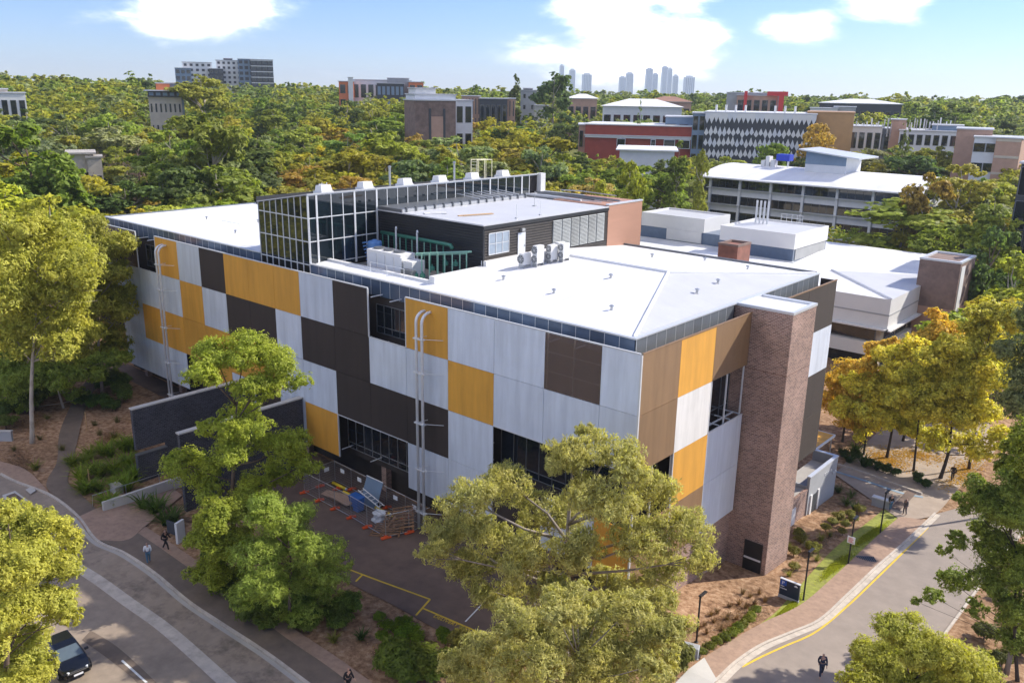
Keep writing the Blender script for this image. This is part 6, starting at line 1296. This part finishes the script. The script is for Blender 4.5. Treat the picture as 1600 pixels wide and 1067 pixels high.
def person(u, v, face, top, legs, label, stride=.25, arm=.25, shoe='cloth_white', hair='hair_dark', h=1.72, hat=None, inner=None, long=False):
    b = G(u, v); o = thing('person', label, 'person', (b[0], b[1], b[2]+.14 if T(b[0],b[1]) else b[2])); s = h/1.72; S = stride
    P = lambda x, y, z: (x*s, y*s, z*s)
    J = {'pel':(P(0,0,.95),(.14,.11)),'waist':(P(0,.01,1.1),(.125,.095)),'chest':(P(0,.01,1.32),(.15,.105)),'neck':(P(0,.02,1.47),.05),'head0':(P(0,.035,1.55),.075),'head1':(P(0,.04,1.64),.098)}
    for q, sg in (('l',-1),('r',1)):
        J['hip'+q] = (P(sg*.09,0,.9),.088); J['knee'+q] = (P(sg*.095,sg*S*.55+.05,.5),.062); J['ank'+q] = (P(sg*.095,sg*S-.02,.09),.043); J['toe'+q] = (P(sg*.105,sg*S+.15,.035),.038)
        J['sho'+q] = (P(sg*.18,0,1.40),.06); J['elb'+q] = (P(sg*.24,-sg*arm*.4-.02,1.13),.043); J['wri'+q] = (P(sg*.22,-sg*arm*.8+.1,.93),.032); J['palm'+q] = (P(sg*.215,-sg*arm*.9+.15,.86),.033); J['fin'+q] = (P(sg*.21,-sg*arm*.9+.19,.80),.02); J['thu'+q] = (P(sg*.185,-sg*arm*.9+.20,.86),.014)
    E = [('pel','waist'),('waist','chest'),('chest','neck'),('neck','head0'),('head0','head1')]
    for q in 'lr': E += [('pel','hip'+q),('hip'+q,'knee'+q),('knee'+q,'ank'+q),('ank'+q,'toe'+q),('chest','sho'+q),('sho'+q,'elb'+q),('elb'+q,'wri'+q),('wri'+q,'palm'+q),('palm'+q,'fin'+q),('palm'+q,'thu'+q)]
    skinned('body', J, E, 'skin', o, 'pel')
    def sub(keys, g, add=0): return {k: (J[k][0], tuple(x+g for x in J[k][1]) if isinstance(J[k][1], tuple) else J[k][1]+g) for k in keys}
    tk = ['pel','waist','chest','shol','shor','elbl','elbr','wril','wrir']; skinned('top', sub(tk, .022), [('pel','waist'),('waist','chest')]+[e for q in 'lr' for e in (('chest','sho'+q),('sho'+q,'elb'+q),('elb'+q,'wri'+q))], top, o, 'pel')
    lk = ['pel','hipl','hipr','kneel','kneer','ankl','ankr']; skinned('trousers', sub(lk, .016), [e for q in 'lr' for e in (('pel','hip'+q),('hip'+q,'knee'+q),('knee'+q,'ank'+q))], legs, o, 'pel')
    for q in 'lr': a, t = Vector(J['ank'+q][0]), Vector(J['toe'+q][0]); MB().tube([a+Vector((0,-.07,-.04)), a+Vector((0,0,-.035)), t], [.05,.058,.04], 8).build('shoe', MAT[shoe], o, smooth=True)
    c = Vector(J['head1'][0]); mb = MB(); mb.lathe((c.x, c.y-.018, c.z-.035), [(.098,-.02),(.112,.03),(.108,.08),(.085,.125),(.045,.147),(.008,.152)], 12); mb.build('hair', MAT[hair], o, smooth=True)
    if long: MB().tube([(c.x,c.y-.06,c.z+.05),(c.x,c.y-.1,c.z-.1),(c.x,c.y-.11,c.z-.25)], [.08,.085,.04], 8).build('hair', MAT[hair], o, smooth=True)
    f = MB(); f.tube([(c.x,c.y+.085,c.z),(c.x,c.y+.118,c.z-.03)], [.014,.02], 6); f.build('nose', MAT['skin'], o)
    for sg in (-1,1): MB().lathe((c.x+sg*.034, c.y+.088, c.z+.0), [(.012,0),(.012,.016)], 6).build('eye', MAT['hair_dark'], o)
    if hat: MB().lathe((c.x, c.y, c.z+.05), [(.15,-.01),(.15,.02),(.115,.03),(.11,.09),(.05,.13),(.01,.135)], 14).build('hat', MAT[hat], o, smooth=True)
    if inner: MB().tube([P(0,.118,1.14), P(0,.126,1.30), P(0,.085,1.43)], [.03,.045,.03], 6).build('shirt_front', MAT[inner], o, smooth=True)
    o.rotation_euler = (0, 0, face); return o
HD = math.atan2(hd.y, hd.x)-math.pi/2
person(233,882,HD+2.9,'cloth_white','denim','person in white hooded top and jeans walking away on the dark footpath', .12, .1)
person(260,861,HD+.6,'cloth_black','cloth_black','person in black with long hair walking past the pylon sign', .3, .3, long=True)
person(1282,1059,-2.6,'suit_navy','suit_navy','person in dark suit and blue shirt crossing the side road', .22, .15, shoe='cloth_black', inner='shirt_blue', hair='cloth_grey')
person(1487,752,.3,'cloth_black','cloth_black','person in black running on the path beyond the plaza', .3, .35, shoe='cloth_black')
person(1390,799,-2.2,'cloth_black','denim','person in dark top leaning by the concrete bench', .06, .05)
person(1413,806,2.6,'cloth_grey','cloth_grey','person in grey standing at the corner of the verge', .08, .08)
person(545,1084,HD+.2,'cloth_black','cloth_black','person in yellow hat at the bottom of the footpath', .2, .2, hat='hat_yellow')
person(1297,772,-.6,'cloth_pink','cloth_grey','person in pink top by the grey entrance wall', .1, .1)
# ------------------------------------------------------------------ garden plants
def blades(seed, n, L, w_, up, curl):
    rng = np.random.default_rng(seed); V = []; F = []
    for k in range(n):
        a = rng.uniform(0, 6.28); l = L*rng.uniform(.6,1.1); e = up*rng.uniform(.65,1.2); p = np.array([rng.normal()*.08, rng.normal()*.08, 0]); d = np.array([math.cos(a)*math.cos(e), math.sin(a)*math.cos(e), math.sin(e)]); sd = np.array([-math.sin(a), math.cos(a), 0]); i0 = len(V); S = 4
        for j in range(S+1):
            ww = w_*(1-.85*(j/S)**1.5)*.5*(.6 if j == 0 else 1); V += [p-sd*ww, p+sd*ww]; p = p+d*l/S; d = d+np.array([math.cos(a)*.1, math.sin(a)*.1, -curl*(j+1)/S]); d /= np.linalg.norm(d)
        F += [(i0+2*j, i0+2*j+1, i0+2*j+3, i0+2*j+2) for j in range(S)]
    return fastmesh('foliage', np.array(V), np.array(F, np.int32), [MAT['leaf']])
def ball(seed, n, ll, lw, flat=1.0):
    rng = np.random.default_rng(seed); lob = [(0,0,.45,.42,.42*flat)]+[(rng.uniform(-.35,.35), rng.uniform(-.35,.35), rng.uniform(.3,.65)*flat, rng.uniform(.18,.3), rng.uniform(.18,.28)*flat) for i in range(7)]
    return crown_mesh('foliage', leaves(rng, lob, n, ll, lw, shell=4))
BL = [blades(i, 70, 1.5, .11, 1.05, .42) for i in range(3)]; TU = [blades(20+i, 70, .75, .035, 1.15, .35) for i in range(3)]; BA = [ball(i, 1700, .12, .06) for i in range(4)]
st_m = MB().tube([(0,0,-.1),(0,0,.25)], [.05,.03], 5).mesh('stem', MAT['bark'])
def garden(lst, meshes, name, label, group, size, col, cat='plant', rs=1):
    r = random.Random(rs)
    for (u, v) in lst:
        b = G(u, v); o = thing(name, label, cat, (b[0], b[1], b[2]+.02), group); s = size*r.uniform(.75,1.2); o.scale = (s, s, s*r.uniform(.85,1.15)); o.rotation_euler = (0, 0, r.uniform(0, 6.28))
        for nm, me in (('foliage', r.choice(meshes)), ('stem', st_m)):
            c = bpy.data.objects.new(nm, me); COL.objects.link(c); c.parent = o
            if nm == 'foliage': j = r.uniform(.75,1.25); c.color = (col[0]*j*r.uniform(.9,1.1), col[1]*j, col[2]*j, 1)
jit = random.Random(3)
def around(pts, k, du, dv): return [(u+jit.uniform(-du,du), v+jit.uniform(-dv,dv)) for u, v in pts for _ in range(k)]
garden(around([(118,728),(140,722),(165,715),(190,706),(205,700),(125,752),(150,746),(175,736),(200,724),(150,772),(178,768),(135,772),(168,786),(195,762),(205,745)],2,8,6), BL, 'strap_leaf_plant', 'big green strap leaf plant beside the winding path and black wall', 'strap leaf plants by the winding path', 1.15, (.20,.27,.03))
garden(around([(240,806),(256,820),(225,800),(268,812),(250,798)],1,4,4), BL, 'strap_leaf_plant', 'dark strap leaf plant between ramp wall and footpath', 'strap leaf plants by the ramp wall', 1.2, (.10,.17,.03))
garden([(56,735)], BL, 'strap_leaf_plant', 'single grassy tuft alone in the mulch left of the winding path', None, .95, (.22,.24,.05))
garden([(565,1000)], BL, 'strap_leaf_plant', 'single dark spiky plant in the bed before the courtyard', None, .75, (.06,.12,.03))
garden([(522,1004)], BL, 'strap_leaf_plant', 'single yellowish grass clump in the bed before the courtyard', None, .7, (.24,.26,.06))
garden([(592,972),(604,984),(600,1004),(632,980),(642,994),(628,1004),(618,990),(650,1005)], BA, 'clipped_shrub', 'rounded bright green shrub in the bed before the courtyard', 'rounded shrubs before the courtyard', 1.0, (.17,.27,.02), 'shrub')
garden([(690,996),(706,1003),(696,1008)], BA, 'clipped_shrub', 'rounded bright green shrub next to the painted words', 'rounded shrubs by the painted words', 1.0, (.17,.27,.02), 'shrub')
garden(around([(640,1050),(620,1058),(662,1052),(650,1064),(680,1060),(610,1045)],3,10,8), BA, 'leafy_bush', 'leafy mid green bush massed below the rounded shrubs', 'bush below the rounded shrubs', 1.9, (.15,.20,.03), 'bush')
garden(around([(335,855),(340,880),(350,930),(380,955),(420,985),(395,970),(480,985),(530,985),(540,960),(520,970),(330,905),(345,880)],3,8,6), BA, 'leafy_bush', 'leafy undergrowth bush at the feet of the courtyard trees', 'undergrowth below the courtyard trees', 1.5, (.12,.17,.03), 'bush')
garden([(1095,1025),(1108,1016),(1120,1009),(1132,1002),(1143,996),(1152,990),(1160,982),(1168,974),(1175,966),(1180,958)], BA, 'clipped_shrub', 'small green hedge shrub along the brick footpath', 'hedge shrubs along the brick footpath', .8, (.20,.24,.03), 'shrub')
garden([(1100,978),(1115,972),(1104,990),(1140,948),(1155,944),(1160,928),(1172,933),(1186,928),(1120,958),(1136,968),(1150,968),(1090,985),(1110,962),(1165,950),(1178,945),(1195,940),(1128,985),(1145,980)], TU, 'tussock', 'dry brown tussock in the bare bed by the brick tower', 'brown tussocks by the brick tower', .75, (.20,.115,.055))
garden([(1234,856),(1240,868),(1250,850),(1262,856),(1270,864),(1276,876),(1290,830),(1297,838),(1310,815),(1320,824),(1326,808),(1332,818),(1342,803),(1300,820),(1316,836),(1246,838),(1258,842),(1282,845),(1240,890),(1232,900)], TU+BA, 'tufted_shrub', 'tufted yellow green shrub in the bed along the entrance wall', 'tufted shrubs along the entrance wall', 1.0, (.24,.24,.05), 'shrub')
garden([(1330,778),(1310,770),(1322,790),(1336,798)], BL, 'palm_like_plant', 'spiky palm like plant by the plaza corner', 'spiky plants by the plaza corner', .8, (.11,.16,.04))
garden(around([(1318,714),(1333,720),(1350,726),(1366,733),(1382,739),(1398,746),(1428,754),(1440,760),(1340,712)],2,7,4), BL+BA, 'dark_shrub', 'dark green shrub in the bed along the blue plaza band', 'dark shrubs along the plaza band', 1.05, (.06,.11,.025), 'shrub')
garden(around([(130,632),(148,632),(165,636),(180,640),(140,638)],2,6,3), BA, 'ground_cover', 'low green ground cover patch near the office corner', 'ground cover near the office corner', 1.4, (.09,.16,.03), 'shrub')
garden(around([(20,700),(70,690),(160,680),(150,665),(175,690),(30,650),(80,660),(90,700),(190,660)],1,8,6), TU, 'tussock', 'straggly tussock in the mulch around the winding path', 'tussocks around the winding path', 1.1, (.17,.16,.06))
garden(around([(1000,1040),(960,1000),(1030,1015),(760,1050),(800,1020),(720,1020),(860,1060),(1045,1000),(1050,1045)],2,14,10), BA, 'leafy_bush', 'scrubby olive bush under the great spreading gum', 'scrub under the spreading gum', 1.7, (.20,.19,.045), 'bush')
garden(around([(5,610),(30,615),(60,605),(85,615),(150,600),(170,606),(15,640),(45,640),(185,615),(5,665),(195,625)],2,10,6), BA, 'leafy_bush', 'shaded undergrowth bush below the left hand wood', 'undergrowth below the left hand wood', 2.2, (.14,.19,.045), 'bush')
garden(around([(1560,1040),(1540,1000),(1585,985),(1530,1050),(1595,1020),(1570,930),(1590,900)],2,10,8), BA, 'leafy_bush', 'scrubby bush on the far side of the side road', 'scrub across the side road', 1.5, (.17,.20,.05), 'bush')
# loose leaves and grass
def scatter(name, label, polys, n, size, col, seed, lift=.05, upright=False, cat='leaves'):
    rng = np.random.default_rng(seed); P = []
    while len(P) < n:
        q = polys[rng.integers(len(polys))]; w_ = rng.random(4); w_ /= w_.sum(); p = sum(w_[i]*np.array(q[i]) for i in range(4)); P.append(p)
    P = np.array(P); z = terr(P[:,0], P[:,1])+lift; c = np.stack([P[:,0], P[:,1], z], 1)
    if upright: a = unit(rng.normal(size=(n,3))*[.3,.3,0]+[0,0,1]); b = unit(np.cross(a, rng.normal(size=(n,3)))); c[:,2] += size*.4
    else: nr = unit(rng.normal(size=(n,3))*.25+[0,0,1]); a = unit(np.cross(nr, rng.normal(size=(n,3)))); b = np.cross(nr, a)
    s = size*rng.uniform(.6,1.3,n)[:,None]; A, B = a*s*.5, b*s*(.12 if upright else .3)
    V = np.stack([c-A, c+B, c+A, c-B], 1).reshape(-1,3); o = obj(name, crown_mesh(name, V, 'leaf'))
    o.color = (*col, 1); tag(o, label, cat, kind='stuff')
gp = lambda *p: GP(p)
scatter('fallen_leaves', 'fallen yellow leaves under the autumn trees', [gp((1300,700),(1380,690),(1470,745),(1400,745)), gp((1330,690),(1500,700),(1520,740),(1380,720)), gp((1440,760),(1540,680),(1560,740),(1480,780))], 5200, .20, (.50,.30,.03), 1, .12)
scatter('leaf_litter', 'dry leaf litter and bark chips in the left mulch beds', [gp((0,700),(60,690),(70,760),(0,735)), gp((125,690),(205,650),(205,690),(130,720)), gp((100,640),(0,640),(0,690),(80,690)), gp((300,880),(500,1030),(560,1060),(380,935))], 4200, .16, (.30,.19,.12), 2, .03)
scatter('leaf_litter', 'dry leaf litter and bark chips in the bed by the brick tower', [gp((1060,1020),(1100,940),(1230,940),(1190,975)), gp((1230,900),(1240,850),(1340,800),(1300,850)), gp((560,1000),(720,990),(700,1050),(600,1060))], 4200, .15, (.34,.23,.15), 3, .03)
scatter('grass', 'short bright grass on the verge beside the brick footpath', [gp((1200,972),(1225,955),(1259,922),(1250,948)), gp((1259,920),(1312,864),(1350,858),(1300,905)), gp((1312,863),(1372,818),(1404,810),(1350,858))], 14000, .16, (.33,.36,.045), 4, .06, True, 'grass')
# ------------------------------------------------------------------ air
hz = bpy.data.materials.new('haze'); hz.use_nodes = True; t = hz.node_tree; t.nodes.clear()
pv = N(t, 'ShaderNodeVolumePrincipled', inp={'Color': (0.80, 0.89, 1.0, 1), 'Density': 0.00011, 'Anisotropy': 0.25}); ot = N(t, 'ShaderNodeOutputMaterial'); LK(t, pv.outputs[0], ot.inputs['Volume'])
hb = MB().box(-6500, 3500, -3500, 6500, -40, 190).build('haze', hz); tag(hb, 'pale blue haze in the air over the whole scene', 'haze', kind='stuff')
